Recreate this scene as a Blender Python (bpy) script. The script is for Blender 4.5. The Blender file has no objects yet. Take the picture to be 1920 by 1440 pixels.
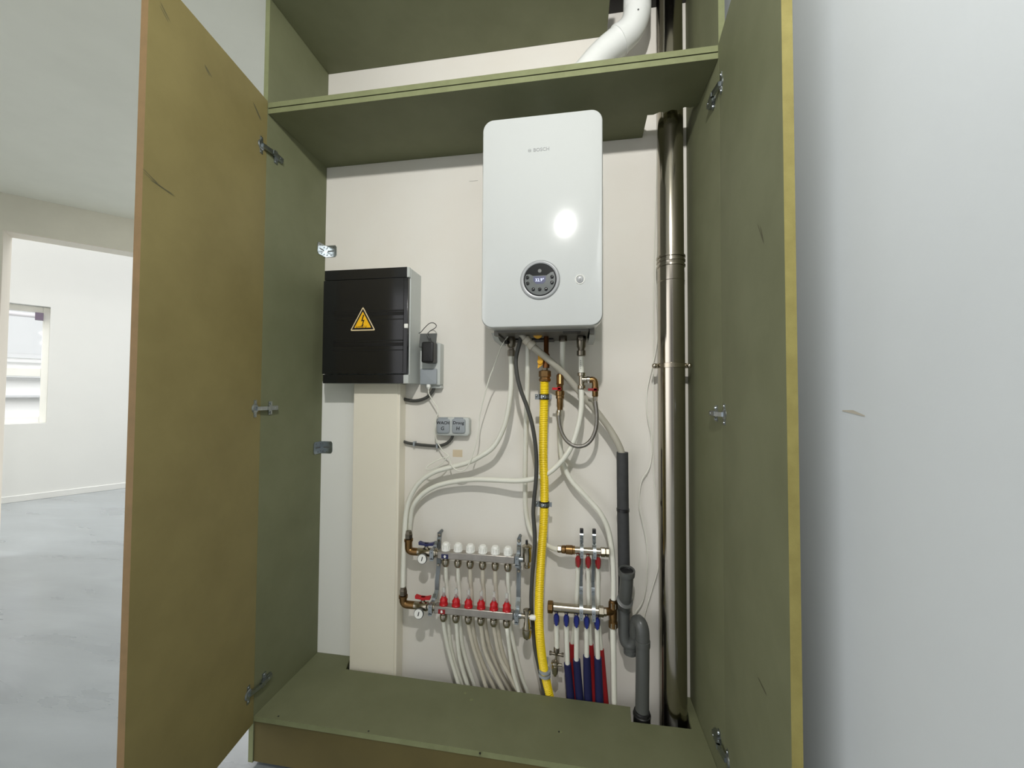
import bpy, math, random
from mathutils import Vector, Matrix
random.seed(4)
PI = math.pi
D = bpy.data
COL = bpy.context.scene.collection
SC = bpy.context.scene

# ------------------------------------------------------------------ camera
FPX = 727.856
YAW, PITCH, ROLL = 0.159460, 0.0274737, 0.0055384
CAM = Vector((0.97891, -1.57253, 1.30669))
Fv = Vector((-math.sin(YAW)*math.cos(PITCH), math.cos(YAW)*math.cos(PITCH), math.sin(PITCH)))
R0 = Vector((math.cos(YAW), math.sin(YAW), 0))
U0 = R0.cross(Fv)
Rv = math.cos(ROLL)*R0 + math.sin(ROLL)*U0
Uv = -math.sin(ROLL)*R0 + math.cos(ROLL)*U0
cd = D.cameras.new('camera'); cd.sensor_fit = 'HORIZONTAL'; cd.sensor_width = 36.0
cd.lens = FPX/1920*36.0; cd.clip_start = 0.02; cd.clip_end = 200
cam = D.objects.new('camera', cd); COL.objects.link(cam)
m = Matrix((Rv, Uv, -Fv)).transposed().to_4x4(); m.translation = CAM
cam.matrix_world = m
SC.camera = cam

# ------------------------------------------------------------------ light
SC.view_settings.view_transform = 'Standard'
SC.view_settings.look = 'None'
SC.view_settings.exposure = 0.0
SC.view_settings.gamma = 1.0
SC.view_settings.use_curve_mapping = False

W = D.worlds.new('daylight'); SC.world = W; W.use_nodes = True
nt = W.node_tree; nt.nodes.clear()
wo = nt.nodes.new('ShaderNodeOutputWorld'); wb = nt.nodes.new('ShaderNodeBackground')
tc = nt.nodes.new('ShaderNodeTexCoord')
def lobe(d, lo, hi):
    v = Vector(d).normalized()
    dp = nt.nodes.new('ShaderNodeVectorMath'); dp.operation = 'DOT_PRODUCT'
    nt.links.new(tc.outputs['Generated'], dp.inputs[0]); dp.inputs[1].default_value = v
    mr = nt.nodes.new('ShaderNodeMapRange'); mr.interpolation_type = 'SMOOTHSTEP'
    mr.inputs['From Min'].default_value = lo; mr.inputs['From Max'].default_value = hi
    nt.links.new(dp.outputs['Value'], mr.inputs['Value'])
    return mr.outputs['Result']
def madd(a, k, b):
    n = nt.nodes.new('ShaderNodeMath'); n.operation = 'MULTIPLY_ADD'
    nt.links.new(a, n.inputs[0]); n.inputs[1].default_value = k
    if isinstance(b, (int, float)): n.inputs[2].default_value = b
    else: nt.links.new(b, n.inputs[2])
    return n.outputs[0]
s = madd(lobe((-0.75, 0.66, 0.12), 0.3, 0.95), 2.2, 0.05)    # bright sky beyond the far window
s = madd(lobe((0, 0, 1), 0.15, 0.95), 4.2, s)                # sky overhead, reaching the far room
s = madd(lobe((-0.93, -0.10, -0.22), 0.25, 0.95), 1.9, s)    # added lobe standing in for daylight bounced up from the left
s = madd(lobe((-0.75, -0.66, 0.30), 0.84, 0.97), 1.2, s)      # added bright band behind the camera for the metal to reflect
s = madd(lobe((0.25, -0.93, 0.45), 0.3, 1.0), 0.22, s)       # added broad soft fill from behind the camera
nt.links.new(s, wb.inputs['Strength'])
wb.inputs['Color'].default_value = (0.985, 0.985, 1.0, 1)
nt.links.new(wb.outputs[0], wo.inputs['Surface'])

ld = D.lights.new('ceiling_lamp_light', 'SPOT'); ld.energy = 88; ld.shadow_soft_size = 0.03
ld.spot_size = math.radians(166); ld.spot_blend = 0.12
ld.color = (1.0, 0.985, 0.955)
lo = D.objects.new('ceiling_lamp_light', ld); COL.objects.link(lo); lo.location = (0.97, -1.79, 2.544); lo.rotation_euler = (math.radians(22), 0, 0)

# ------------------------------------------------------------------ helpers
def at(px, py, Y):
    """photo pixel (1920x1440) + distance plane Y -> point in the room"""
    d = Fv + Rv*((px-960)/FPX) - Uv*((py-720)/FPX)
    return CAM + d*((Y-CAM.y)/d.y)
def atz(px, py, Z):
    d = Fv + Rv*((px-960)/FPX) - Uv*((py-720)/FPX)
    return CAM + d*((Z-CAM.z)/d.z)
def lin(r, g, b):
    f = lambda u: (u/255/12.92) if u/255 <= 0.04045 else ((u/255+0.055)/1.055)**2.4
    return (f(r), f(g), f(b), 1)

def mat(name, col, rough=0.5, metal=0.0, noise=None, bump=0.0, bscale=200, trans=0.0, emit=None, coat=0.0, alpha=1.0, spec=0.5, nscale=3.0):
    mt = D.materials.new(name); mt.use_nodes = True
    t = mt.node_tree; b = t.nodes['Principled BSDF']
    b.inputs['Base Color'].default_value = col
    b.inputs['Roughness'].default_value = rough; b.inputs['Metallic'].default_value = metal
    b.inputs['Specular IOR Level'].default_value = spec
    if trans: b.inputs['Transmission Weight'].default_value = trans
    if coat: b.inputs['Coat Weight'].default_value = coat; b.inputs['Coat Roughness'].default_value = 0.08
    if alpha < 1: b.inputs['Alpha'].default_value = alpha
    if emit: b.inputs['Emission Color'].default_value = emit[0]; b.inputs['Emission Strength'].default_value = emit[1]
    if noise is not None or bump:
        tcn = t.nodes.new('ShaderNodeTexCoord')
    if noise is not None:                       # blotchy wear between col and noise colour
        n = t.nodes.new('ShaderNodeTexNoise'); n.inputs['Scale'].default_value = nscale
        n.inputs['Detail'].default_value = 6; n.inputs['Roughness'].default_value = 0.6
        t.links.new(tcn.outputs['Object'], n.inputs['Vector'])
        r = t.nodes.new('ShaderNodeMapRange'); r.inputs['From Min'].default_value = 0.35; r.inputs['From Max'].default_value = 0.7
        t.links.new(n.outputs['Fac'], r.inputs['Value'])
        mx = t.nodes.new('ShaderNodeMix'); mx.data_type = 'RGBA'
        mx.inputs[6].default_value = col; mx.inputs[7].default_value = noise
        t.links.new(r.outputs[0], mx.inputs[0]); t.links.new(mx.outputs[2], b.inputs['Base Color'])
    if bump:
        n2 = t.nodes.new('ShaderNodeTexNoise'); n2.inputs['Scale'].default_value = bscale; n2.inputs['Detail'].default_value = 3
        t.links.new(tcn.outputs['Object'], n2.inputs['Vector'])
        bp = t.nodes.new('ShaderNodeBump'); bp.inputs['Strength'].default_value = bump; bp.inputs['Distance'].default_value = 0.001
        t.links.new(n2.outputs['Fac'], bp.inputs['Height']); t.links.new(bp.outputs[0], b.inputs['Normal'])
    return mt

M = {}
M['wall'] = mat('painted_plaster', lin(226, 223, 215), 0.7, noise=lin(223, 218, 208), bump=0.15, bscale=120, nscale=2.0)
M['wall_daylit'] = mat('painted_plaster_daylit', lin(196, 201, 203), 0.75, noise=lin(191, 196, 198), bump=0.15, bscale=120, nscale=2.0)  # cool cast of the daylight is put into this plaster colour
M['ceiling'] = mat('ceiling_paint', lin(243, 242, 228), 0.8, noise=lin(238, 237, 223), bump=0.1, bscale=90)
M['header'] = mat('primed_plaster', lin(238, 233, 216), 0.8, noise=lin(230, 225, 208), bump=0.1, bscale=90)
M['reveal'] = mat('reveal_paint', lin(238, 230, 214), 0.7)
M['far_wall'] = mat('far_room_paint', lin(212, 213, 209), 0.7, noise=lin(208, 209, 205), nscale=1.0)
M['mdf'] = mat('green_mdf', lin(112, 115, 86), 0.66, noise=lin(103, 106, 77), bump=0.12, bscale=500, nscale=6.0)
M['mdf_brown'] = mat('olive_brown_mdf', lin(130, 119, 74), 0.64, noise=lin(120, 109, 66), bump=0.12, bscale=500, nscale=5.0)
M['mdf_shaded'] = mat('shaded_olive_mdf', lin(92, 82, 42), 0.65, noise=lin(84, 75, 38), nscale=5)  # plinth front: shade near the floor is put into the darker colour
M['mdf_edge'] = mat('green_mdf_sawn_edge', lin(122, 127, 90), 0.75, noise=lin(112, 116, 80), bump=0.3, bscale=700, nscale=20)
M['mdf_mustard'] = mat('mustard_mdf_edge', lin(132, 124, 68), 0.8, noise=lin(120, 111, 58), bump=0.4, bscale=700, nscale=25)
M['mdf_brownedge'] = mat('brown_mdf_edge', lin(130, 104, 68), 0.75, noise=lin(120, 98, 64), bump=0.3, bscale=700, nscale=20)
M['white_gloss'] = mat('white_enamel', lin(190, 193, 191), 0.11)
M['white_plastic'] = mat('white_plastic', lin(236, 236, 230), 0.4)
M['pipe_white'] = mat('white_pipe', lin(226, 226, 214), 0.35, noise=lin(220, 219, 206), nscale=8)
M['pipe_shaded'] = mat('shaded_white_pipe', lin(206, 200, 184), 0.5, noise=lin(194, 187, 170), nscale=10)  # white pipe with its shade put into the beige colour
M['cream_plastic'] = mat('cream_trunking', lin(236, 230, 213), 0.45, noise=lin(232, 226, 209), nscale=2)
M['duct_white'] = mat('white_duct_enamel', lin(228, 230, 226), 0.3, noise=lin(220, 222, 219), nscale=6)
M['grey_plastic'] = mat('light_grey_plastic', lin(190, 194, 190), 0.45)
M['mid_grey'] = mat('mid_grey_plastic', lin(150, 156, 160), 0.45)
M['dark_grey'] = mat('dark_grey_plastic', lin(88, 90, 88), 0.4)
M['underside'] = mat('grey_sheet_steel', lin(120, 118, 112), 0.45, metal=0.6)
M['black_gloss'] = mat('smoked_black_plastic', lin(20, 21, 23), 0.14, coat=0.2)
M['black_groove'] = mat('black_groove', lin(12, 12, 13), 0.4)
M['black'] = mat('black_plastic', lin(26, 26, 27), 0.4)
M['rubber'] = mat('dark_rubber', lin(66, 66, 62), 0.55)
M['insul'] = mat('black_foam_insulation', lin(52, 53, 54), 0.7, noise=lin(60, 61, 62), nscale=40)
M['pvc'] = mat('grey_pvc', lin(80, 82, 80), 0.35)
M['hose_grey'] = mat('grey_drain_hose', lin(178, 174, 160), 0.4)
M['steel'] = mat('polished_stainless_steel', lin(168, 162, 150), 0.16, metal=1.0)
M['zinc'] = mat('galvanised_steel', lin(178, 184, 186), 0.32, metal=1.0, noise=lin(150, 156, 160), nscale=60)
M['zinc_dark'] = mat('dull_galvanised_steel', lin(128, 134, 136), 0.45, metal=0.8)
M['nickel'] = mat('nickel_plated_brass', lin(176, 168, 152), 0.25, metal=1.0)
M['nickel_dark'] = mat('tarnished_nickel', lin(120, 114, 102), 0.33, metal=1.0)
M['manifold'] = mat('brushed_manifold_steel', lin(182, 176, 168), 0.36, metal=0.9, noise=lin(166, 160, 152), nscale=30)
M['brass'] = mat('brass', lin(150, 120, 80), 0.32, metal=1.0, noise=lin(124, 92, 56), nscale=40)
M['copper'] = mat('copper_brown', lin(128, 84, 52), 0.35, metal=1.0)
M['braid'] = mat('braided_steel', lin(150, 146, 140), 0.3, metal=1.0, bump=0.8, bscale=900)
M['yellow'] = mat('yellow_gas_pipe', lin(244, 214, 30), 0.4, noise=lin(236, 204, 26), nscale=20)
M['yellow_valve'] = mat('yellow_valve_plastic', lin(216, 160, 24), 0.45)
M['red'] = mat('red_plastic', lin(186, 20, 28), 0.35)
M['dark_red'] = mat('dark_red_plastic', lin(140, 20, 24), 0.35)
M['blue'] = mat('blue_plastic', lin(20, 34, 112), 0.35)
M['navy'] = mat('navy_plastic', lin(34, 38, 84), 0.4)
M['red_sleeve'] = mat('red_foam_sleeve', lin(150, 16, 22), 0.7)
M['blue_sleeve'] = mat('navy_foam_sleeve', lin(22, 26, 72), 0.7)
M['glass'] = mat('clear_tube', (0.85, 0.88, 0.86, 1), 0.12, trans=0.55, alpha=0.55)
M['window_glass'] = mat('window_glass', (0.98, 1, 1, 1), 0.02, trans=1.0, alpha=0.25)
M['sign_cream'] = mat('sign_cream', lin(226, 206, 164), 0.45)
M['sign_black'] = mat('sign_black', lin(26, 20, 18), 0.5)
M['sign_yellow'] = mat('sign_yellow', lin(244, 186, 24), 0.45)
M['ink'] = mat('black_ink', lin(24, 24, 28), 0.6)
M['logo'] = mat('embossed_grey', lin(138, 140, 140), 0.35)
M['paper'] = mat('paper', lin(206, 200, 182), 0.8)
M['screen'] = mat('lcd_screen', lin(60, 62, 84), 0.3, emit=(lin(70, 76, 120), 0.25))
M['digit'] = mat('lcd_digit', lin(220, 226, 255), 0.3, emit=(lin(200, 210, 255), 0.35))
M['bezel'] = mat('grey_bezel', lin(150, 152, 153), 0.3)
M['reflection_grey'] = mat('dial_reflection_grey', lin(92, 96, 95), 0.25)  # grey of the reflection painted on the dial
M['dark_void'] = mat('darkened_shaft', lin(40, 38, 34), 0.95)  # near-black colour stands for the darkness inside the void
M['facade'] = mat('pale_facade', lin(253, 253, 250), 0.8)
M['facade_line'] = mat('facade_pale_grey', lin(226, 228, 228), 0.8)  # pale grey for the panes and ledges of the house
M['blind'] = mat('grey_blind', lin(232, 230, 236), 0.7)
M['blind_cap'] = mat('purple_grey_cap', lin(108, 96, 112), 0.6)
M['stain'] = mat('tape_residue', lin(208, 192, 164), 0.8)
M['smudge'] = mat('brown_smudge', lin(176, 170, 156), 0.8)
M['scuff'] = mat('dark_scuff', lin(84, 82, 60), 0.8)
M['pencil'] = mat('pencil', lin(150, 148, 142), 0.9)

def floor_mat():
    mt = D.materials.new('poured_grey_floor'); mt.use_nodes = True
    t = mt.node_tree; b = t.nodes['Principled BSDF']
    tcn = t.nodes.new('ShaderNodeTexCoord')
    mp = t.nodes.new('ShaderNodeMapping'); mp.inputs['Rotation'].default_value = (0, 0, 0.75); mp.inputs['Scale'].default_value = (0.5, 2.2, 1)
    n = t.nodes.new('ShaderNodeTexNoise'); n.inputs['Scale'].default_value = 2.2; n.inputs['Detail'].default_value = 8; n.inputs['Distortion'].default_value = 0.6
    t.links.new(tcn.outputs['Object'], mp.inputs[0]); t.links.new(mp.outputs[0], n.inputs['Vector'])
    r = t.nodes.new('ShaderNodeValToRGB')
    r.color_ramp.elements[0].position = 0.3; r.color_ramp.elements[0].color = lin(116, 122, 124)
    r.color_ramp.elements[1].position = 0.72; r.color_ramp.elements[1].color = lin(140, 146, 148)
    t.links.new(n.outputs['Fac'], r.inputs[0]); t.links.new(r.outputs[0], b.inputs['Base Color'])
    rr = t.nodes.new('ShaderNodeMapRange'); rr.inputs['To Min'].default_value = 0.18; rr.inputs['To Max'].default_value = 0.42
    t.links.new(n.outputs['Fac'], rr.inputs['Value']); t.links.new(rr.outputs[0], b.inputs['Roughness'])
    b.inputs['Coat Weight'].default_value = 0.6; b.inputs['Coat Roughness'].default_value = 0.12
    bp = t.nodes.new('ShaderNodeBump'); bp.inputs['Strength'].default_value = 0.35; bp.inputs['Distance'].default_value = 0.01
    t.links.new(n.outputs['Fac'], bp.inputs['Height']); t.links.new(bp.outputs[0], b.inputs['Normal'])
    return mt
M['floor'] = floor_mat()

class MB:
    def __init__(s): s.v = []; s.f = []; s.mi = []
    def add(s, vs, fs, mi=0):
        o = len(s.v); s.v += [Vector(v) for v in vs]
        s.f += [tuple(i+o for i in f) for f in fs]; s.mi += [mi]*len(fs)
        return s
    def box(s, x0, x1, y0, y1, z0, z1, mi=0):
        x0, x1 = sorted((x0, x1)); y0, y1 = sorted((y0, y1)); z0, z1 = sorted((z0, z1))
        vs = [(x, y, z) for z in (z0, z1) for y in (y0, y1) for x in (x0, x1)]
        fs = [(0, 2, 3, 1), (4, 5, 7, 6), (0, 1, 5, 4), (2, 6, 7, 3), (0, 4, 6, 2), (1, 3, 7, 5)]
        return s.add(vs, fs, mi)
    def obox(s, c, ax, ay, az, mi=0):
        """oriented box, c centre, ax/ay/az half-extent vectors"""
        c, ax, ay, az = map(Vector, (c, ax, ay, az))
        vs = [c+ax*i+ay*j+az*k for k in (-1, 1) for j in (-1, 1) for i in (-1, 1)]
        fs = [(0, 2, 3, 1), (4, 5, 7, 6), (0, 1, 5, 4), (2, 6, 7, 3), (0, 4, 6, 2), (1, 3, 7, 5)]
        return s.add(vs, fs, mi)
    def loft(s, loops, mi=0, cap=True, closed=True):
        n = len(loops[0]); o = len(s.v)
        for L in loops: s.v += [Vector(p) for p in L]
        for k in range(len(loops)-1):
            for i in range(n if closed else n-1):
                j = (i+1) % n
                s.f.append((o+k*n+i, o+k*n+j, o+(k+1)*n+j, o+(k+1)*n+i)); s.mi.append(mi)
        if cap:
            s.f.append(tuple(o+i for i in reversed(range(n)))); s.mi.append(mi)
            s.f.append(tuple(o+(len(loops)-1)*n+i for i in range(n))); s.mi.append(mi)
        return s
    def lathe(s, c, axis, prof, seg=16, mi=0, cap=True, rot=0.0):
        c = Vector(c); a = Vector(axis).normalized()
        h = Vector((0, 0, 1)) if abs(a.z) < 0.9 else Vector((0, 1, 0))
        u = a.cross(h).normalized(); w = a.cross(u)
        loops = []
        for t, r in prof:
            loops.append([c+a*t+(u*math.cos(rot+2*PI*i/seg)+w*math.sin(rot+2*PI*i/seg))*r for i in range(seg)])
        return s.loft(loops, mi, cap)
    def cyl(s, a, b, r, seg=16, mi=0):
        a, b = Vector(a), Vector(b)
        return s.lathe(a, b-a, [(0, r), ((b-a).length, r)], seg, mi)
    def sph(s, c, r, mi=0, seg=12, sc=(1, 1, 1)):
        c = Vector(c); loops = []
        for k in range(1, 8):
            ph = PI*k/8
            loops.append([c+Vector((math.sin(ph)*math.cos(2*PI*i/seg)*r*sc[0], math.sin(ph)*math.sin(2*PI*i/seg)*r*sc[1], math.cos(ph)*r*sc[2])) for i in range(seg)])
        return s.loft(loops, mi)
    def tube(s, pts, r, seg=12, mi=0, step=0.012, rad=None, smooth=True):
        P = spline(pts, step) if smooth else [Vector(p) for p in pts]
        loops = []; u = None
        for i, p in enumerate(P):
            t = (P[min(i+1, len(P)-1)]-P[max(i-1, 0)]).normalized()
            if u is None:
                h = Vector((0, 1, 0)) if abs(t.y) < 0.9 else Vector((1, 0, 0))
                u = t.cross(h).normalized()
            else:
                u = (u-t*u.dot(t)).normalized()
            w = t.cross(u)
            rr = rad(i, len(P)) if rad else r
            loops.append([p+(u*math.cos(2*PI*k/seg)+w*math.sin(2*PI*k/seg))*rr for k in range(seg)])
        return s.loft(loops, mi)
    def prism(s, poly, axis, a, b, mi=0, mi_side=None):
        """polygon in the plane normal to axis ('x','y','z'), extruded from a to b"""
        def P(q, t):
            return {'x': (t, q[0], q[1]), 'y': (q[0], t, q[1]), 'z': (q[0], q[1], t)}[axis]
        n = len(poly); o = len(s.v)
        s.v += [Vector(P(q, a)) for q in poly]+[Vector(P(q, b)) for q in poly]
        s.f.append(tuple(o+i for i in reversed(range(n)))); s.mi.append(mi)
        s.f.append(tuple(o+n+i for i in range(n))); s.mi.append(mi)
        for i in range(n):
            j = (i+1) % n
            s.f.append((o+i, o+j, o+n+j, o+n+i)); s.mi.append(mi if mi_side is None else mi_side)
        return s
    def ribbon(s, pts, w, t, mi=0):
        """flat strap along a path in the YZ plane, width along X"""
        P = [Vector(p) for p in pts]; loops = []
        for i, p in enumerate(P):
            d = (P[min(i+1, len(P)-1)]-P[max(i-1, 0)]).normalized()
            nrm = Vector((1, 0, 0)).cross(d).normalized()
            loops.append([p+Vector((sx*w/2, 0, 0))+nrm*(sn*t/2) for sx, sn in ((-1, -1), (1, -1), (1, 1), (-1, 1))])
        return s.loft(loops, mi)

def spline(pts, step):
    P = [Vector(p) for p in pts]
    if len(P) == 2:
        n = max(2, int((P[1]-P[0]).length/step)+1)
        return [P[0].lerp(P[1], i/(n-1)) for i in range(n)]
    Q = [P[0]*2-P[1]]+P+[P[-1]*2-P[-2]]
    out = []
    for i in range(1, len(Q)-2):
        a, b, c, d = Q[i-1:i+3]; n = max(1, int(round((c-b).length/step)))
        # centripetal-ish tangents
        for k in range(n):
            t = k/n
            out.append(0.5*((2*b)+(c-a)*t+(2*a-5*b+4*c-d)*t*t+(3*b-a-3*c+d)*t**3))
    out.append(P[-1])
    return out

def base_of(o):
    return Vector(o['_org']) if '_org' in o else Vector((0, 0, 0))
ORG = {}
def islands(mb):
    par = list(range(len(mb.v)))
    def find(i):
        while par[i] != i: par[i] = par[par[i]]; i = par[i]
        return i
    for f in mb.f:
        for i in f[1:]: par[find(i)] = find(f[0])
    groups = {}
    for k, f in enumerate(mb.f): groups.setdefault(find(f[0]), []).append(k)
    out = []
    for ks in groups.values():
        m2 = MB(); idx = {}
        for k in ks:
            for i in mb.f[k]:
                if i not in idx: idx[i] = len(m2.v); m2.v.append(mb.v[i])
            m2.f.append(tuple(idx[i] for i in mb.f[k])); m2.mi.append(mb.mi[k])
        out.append(m2)
    return out
def parts(name, mb, *a, **k):
    """each separate piece of mb becomes a part of its own"""
    return [part(name, m2, *a, **k) for m2 in islands(mb)]
def part(name, mb, mts, parent, label=None, bevel=0.0, kind=None):
    me = D.meshes.new(name)
    org = ORG[parent.name]
    me.from_pydata([v-org for v in mb.v], [], mb.f)
    if not isinstance(mts, (list, tuple)): mts = [mts]
    for q in mts: me.materials.append(M[q])
    me.polygons.foreach_set('material_index', mb.mi)
    me.polygons.foreach_set('use_smooth', [True]*len(mb.f))
    me.validate(); me.update()
    me.set_sharp_from_angle(angle=math.radians(38))
    o = D.objects.new(name, me); COL.objects.link(o); o.parent = parent
    ORG[o.name] = org
    if label: o['label'] = label
    if kind: o['kind'] = kind
    if bevel:
        md = o.modifiers.new('bevel', 'BEVEL'); md.width = bevel; md.segments = 2; md.limit_method = 'ANGLE'; md.angle_limit = math.radians(50)
    return o
def thing(name, label, cat, loc, group=None):
    o = D.objects.new(name, None); COL.objects.link(o); o.location = loc; o.empty_display_size = 0.05
    o['label'] = label; o['category'] = cat
    if group: o['group'] = group
    ORG[o.name] = Vector(loc)
    return o
def solo(name, mb, mts, label=None, cat=None, group=None, kind=None, bevel=0.0, org=None):
    """a thing that is one mesh (origin at its first vertex unless given)"""
    org = Vector(org) if org else (sum(mb.v, Vector())/len(mb.v) if kind != 'structure' else Vector((0, 0, 0)))
    me = D.meshes.new(name)
    me.from_pydata([v-org for v in mb.v], [], mb.f)
    if not isinstance(mts, (list, tuple)): mts = [mts]
    for q in mts: me.materials.append(M[q])
    me.polygons.foreach_set('material_index', mb.mi)
    me.polygons.foreach_set('use_smooth', [True]*len(mb.f))
    me.validate(); me.update(); me.set_sharp_from_angle(angle=math.radians(38))
    o = D.objects.new(name, me); COL.objects.link(o); o.location = org
    ORG[o.name] = org
    if label: o['label'] = label
    if cat: o['category'] = cat
    if group: o['group'] = group
    if kind: o['kind'] = kind
    if bevel:
        md = o.modifiers.new('bevel', 'BEVEL'); md.width = bevel; md.segments = 2; md.limit_method = 'ANGLE'; md.angle_limit = math.radians(50)
    return o
def text_mb(txt, size, c, depth=0.0006, bold=0.0, slant=0.0, right=(1, 0, 0), up=(0, 0, 1)):
    cu = D.curves.new('lettering', 'FONT'); cu.body = txt; cu.size = size; cu.align_x = 'CENTER'; cu.align_y = 'CENTER'
    cu.extrude = depth; cu.offset = bold; cu.shear = slant; cu.resolution_u = 2
    o = D.objects.new('lettering', cu); COL.objects.link(o)
    bpy.context.view_layer.update()
    me = D.meshes.new_from_object(o.evaluated_get(bpy.context.evaluated_depsgraph_get()))
    R, Uu = Vector(right), Vector(up); N = R.cross(Uu)
    mb = MB(); c = Vector(c)
    mb.add([c+R*v.co.x+Uu*v.co.y+N*v.co.z for v in me.vertices], [tuple(p.vertices) for p in me.polygons])
    D.objects.remove(o); D.curves.remove(cu); D.meshes.remove(me)
    return mb
def rrect(cx, cz, w, h, r, y, n=8):
    L = []
    for (sx, sz, a0) in ((1, 1, 0), (-1, 1, PI/2), (-1, -1, PI), (1, -1, 1.5*PI)):
        for k in range(n+1):
            a = a0+PI/2*k/n
            L.append((cx+sx*(w/2-r)+r*math.cos(a), y, cz+sz*(h/2-r)+r*math.sin(a)))
    return L
def rbox(mb, cx, cz, w, h, r, y0, y1, e=0.002, mi=0, n=4):
    """box with rounded corners in XZ; y1 is the front, eased by e"""
    return mb.loft([rrect(cx, cz, w, h, r, y0, n), rrect(cx, cz, w, h, r, y1+e, n), rrect(cx, cz, w-2*e*0.6, h-2*e*0.6, max(r-e*.6, .0005), y1+e*0.3, n), rrect(cx, cz, w-2*e*1.6, h-2*e*1.6, max(r-e*1.6, .0004), y1, n)], mi)

# ------------------------------------------------------------------ room
XL, XR, YF = -0.12695, 1.40792, -0.34423
T = 0.018
ZP, ZS, ZT = 0.1793, 2.3263, 2.759          # plinth top, lower shelf underside, soffit underside
CEIL = 2.85
solo('floor', MB().box(-7.5, 1.7, -4.2, 6.5, -0.1, 0.0), 'floor', kind='structure')
solo('wall_back', MB().box(XL-T-0.004, 1.56, 0.0, 0.12, 0, CEIL+0.6), 'wall', kind='structure')
solo('wall_right', MB().box(1.452, 1.56, -4.2, 0.0, 0, CEIL+0.6), 'wall_daylit', kind='structure')
# ceiling with the open shaft over the right end of the cabinet
A0 = Vector((-3.404, 0.718, 0)); A1 = Vector((-2.922, 1.25, 0)); dA = (A1-A0).normalized(); nA = Vector((-dA.y, dA.x, 0))
cb = MB()
far = A0+dA*3.4
cb.prism([(1.56, -4.2), (1.56, -0.345), (1.02, -0.345), (1.02, 0.12), (XL-T, 0.12), (far.x, far.y), (A0.x-dA.x*3.5, A0.y-dA.y*3.5), (-5.6, -4.2)], 'z', CEIL, CEIL+0.08)
solo('ceiling', cb, 'ceiling', kind='structure')
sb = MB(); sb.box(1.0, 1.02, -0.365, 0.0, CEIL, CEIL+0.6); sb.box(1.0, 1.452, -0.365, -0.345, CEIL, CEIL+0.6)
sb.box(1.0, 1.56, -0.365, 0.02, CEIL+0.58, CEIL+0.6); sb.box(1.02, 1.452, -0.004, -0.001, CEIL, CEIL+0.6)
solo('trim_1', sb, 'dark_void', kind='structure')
# diagonal wall with the wide opening into the far room
HB = 2.56
def slab(mb, p, q, n, t, z0, z1, mi=0):
    a, b, c, d = p, q, q+n*t, p+n*t
    return mb.prism([(v.x, v.y) for v in (a, b, c, d)], 'z', z0, z1, mi)
JT = 0.17
jamb = A0+dA*0.02
hb = MB(); slab(hb, A0-dA*3.0, A0+dA*3.4, nA, JT, HB, CEIL); slab(hb, A0-dA*3.0, jamb, nA, JT, 0, HB)
solo('wall_left', hb, 'header', kind='structure')
tr = MB(); slab(tr, jamb+nA*0.002, A0+dA*3.4+nA*0.002, nA, JT, HB-0.006, HB); slab(tr, jamb, jamb+dA*0.006, nA, JT+0.001, 0, HB-0.006)
solo('trim_2', tr, 'reveal', kind='structure')
# far room wall with window
B0 = Vector((-5.629, 1.985, 0)); B1 = Vector((-5.105, 2.852, 0)); dB = (B1-B0).normalized(); nB = Vector((-dB.y, dB.x, 0))
def Bp(px, py):
    d = Fv+Rv*((px-960)/FPX)-Uv*((py-720)/FPX)
    return CAM+d*(((B0-CAM).dot(nB))/d.dot(nB))
def sB(P): return (P-B0).dot(dB)
w1 = sB(Bp(91, 680)); w0 = w1-1.5; wz0, wz1 = 0.925, 2.365
fb = MB()
slab(fb, B0-dB*2.6, B0+dB*w0, nB, 0.22, 0, 4.2); slab(fb, B0+dB*w1, B0+dB*2.6, nB, 0.22, 0, 4.2)
slab(fb, B0+dB*w0, B0+dB*w1, nB, 0.22, 0, wz0); slab(fb, B0+dB*w0, B0+dB*w1, nB, 0.22, wz1, 4.2)
solo('wall_far', fb, 'far_wall', kind='structure')
solo('baseboard_far', slab(MB(), B0-dB*2.6-nB*0.014, B0+dB*2.6-nB*0.014, nB, 0.014, 0, 0.075), 'far_wall', kind='structure', bevel=0.003)
# window with frame, mullion, glass
wf = MB()
def wbar(s0, s1, z0, z1, n0=0.1, n1=0.16, mb=None): return slab(mb or wf, B0+dB*s0+nB*n0, B0+dB*s1+nB*n0, nB, n1-n0, z0, z1)
wbar(w0, w0+0.07, wz0, wz1); wbar(w1-0.06, w1, wz0, wz1); wbar(w0+.07, w1-.06, wz0, wz0+0.08); wbar(w0+.07, w1-.06, wz1-0.07, wz1)
wbar(w1-0.50, w1-0.38, wz0+.08, wz1-.07); wbar(w0+.07, w1-.06, 1.50, 1.60)
win = solo('window_1', wf, 'white_plastic', kind='structure', bevel=0.004)
part('window_pane', wbar(w0+.07, w1-.06, wz0+.08, wz1-.07, 0.125, 0.131, MB()), 'window_glass', win)
bl = thing('roller_blind', 'rolled up pale grey roller blind at the top of the far window', 'blind', B0+dB*(w0+.1)+Vector((0, 0, wz1-.1)))
part('blind_roll', MB().cyl(B0+dB*(w0+.03)+nB*0.06+Vector((0, 0, wz1-.12)), B0+dB*(w1-.12)+nB*0.06+Vector((0, 0, wz1-.12)), 0.028, 14), 'blind', bl)
part('end_cap', slab(MB(), B0+dB*(w1-.12)+nB*0.03, B0+dB*(w1-.055)+nB*0.03, nB, 0.06, wz1-.17, wz1-.08), 'blind_cap', bl)
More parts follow.
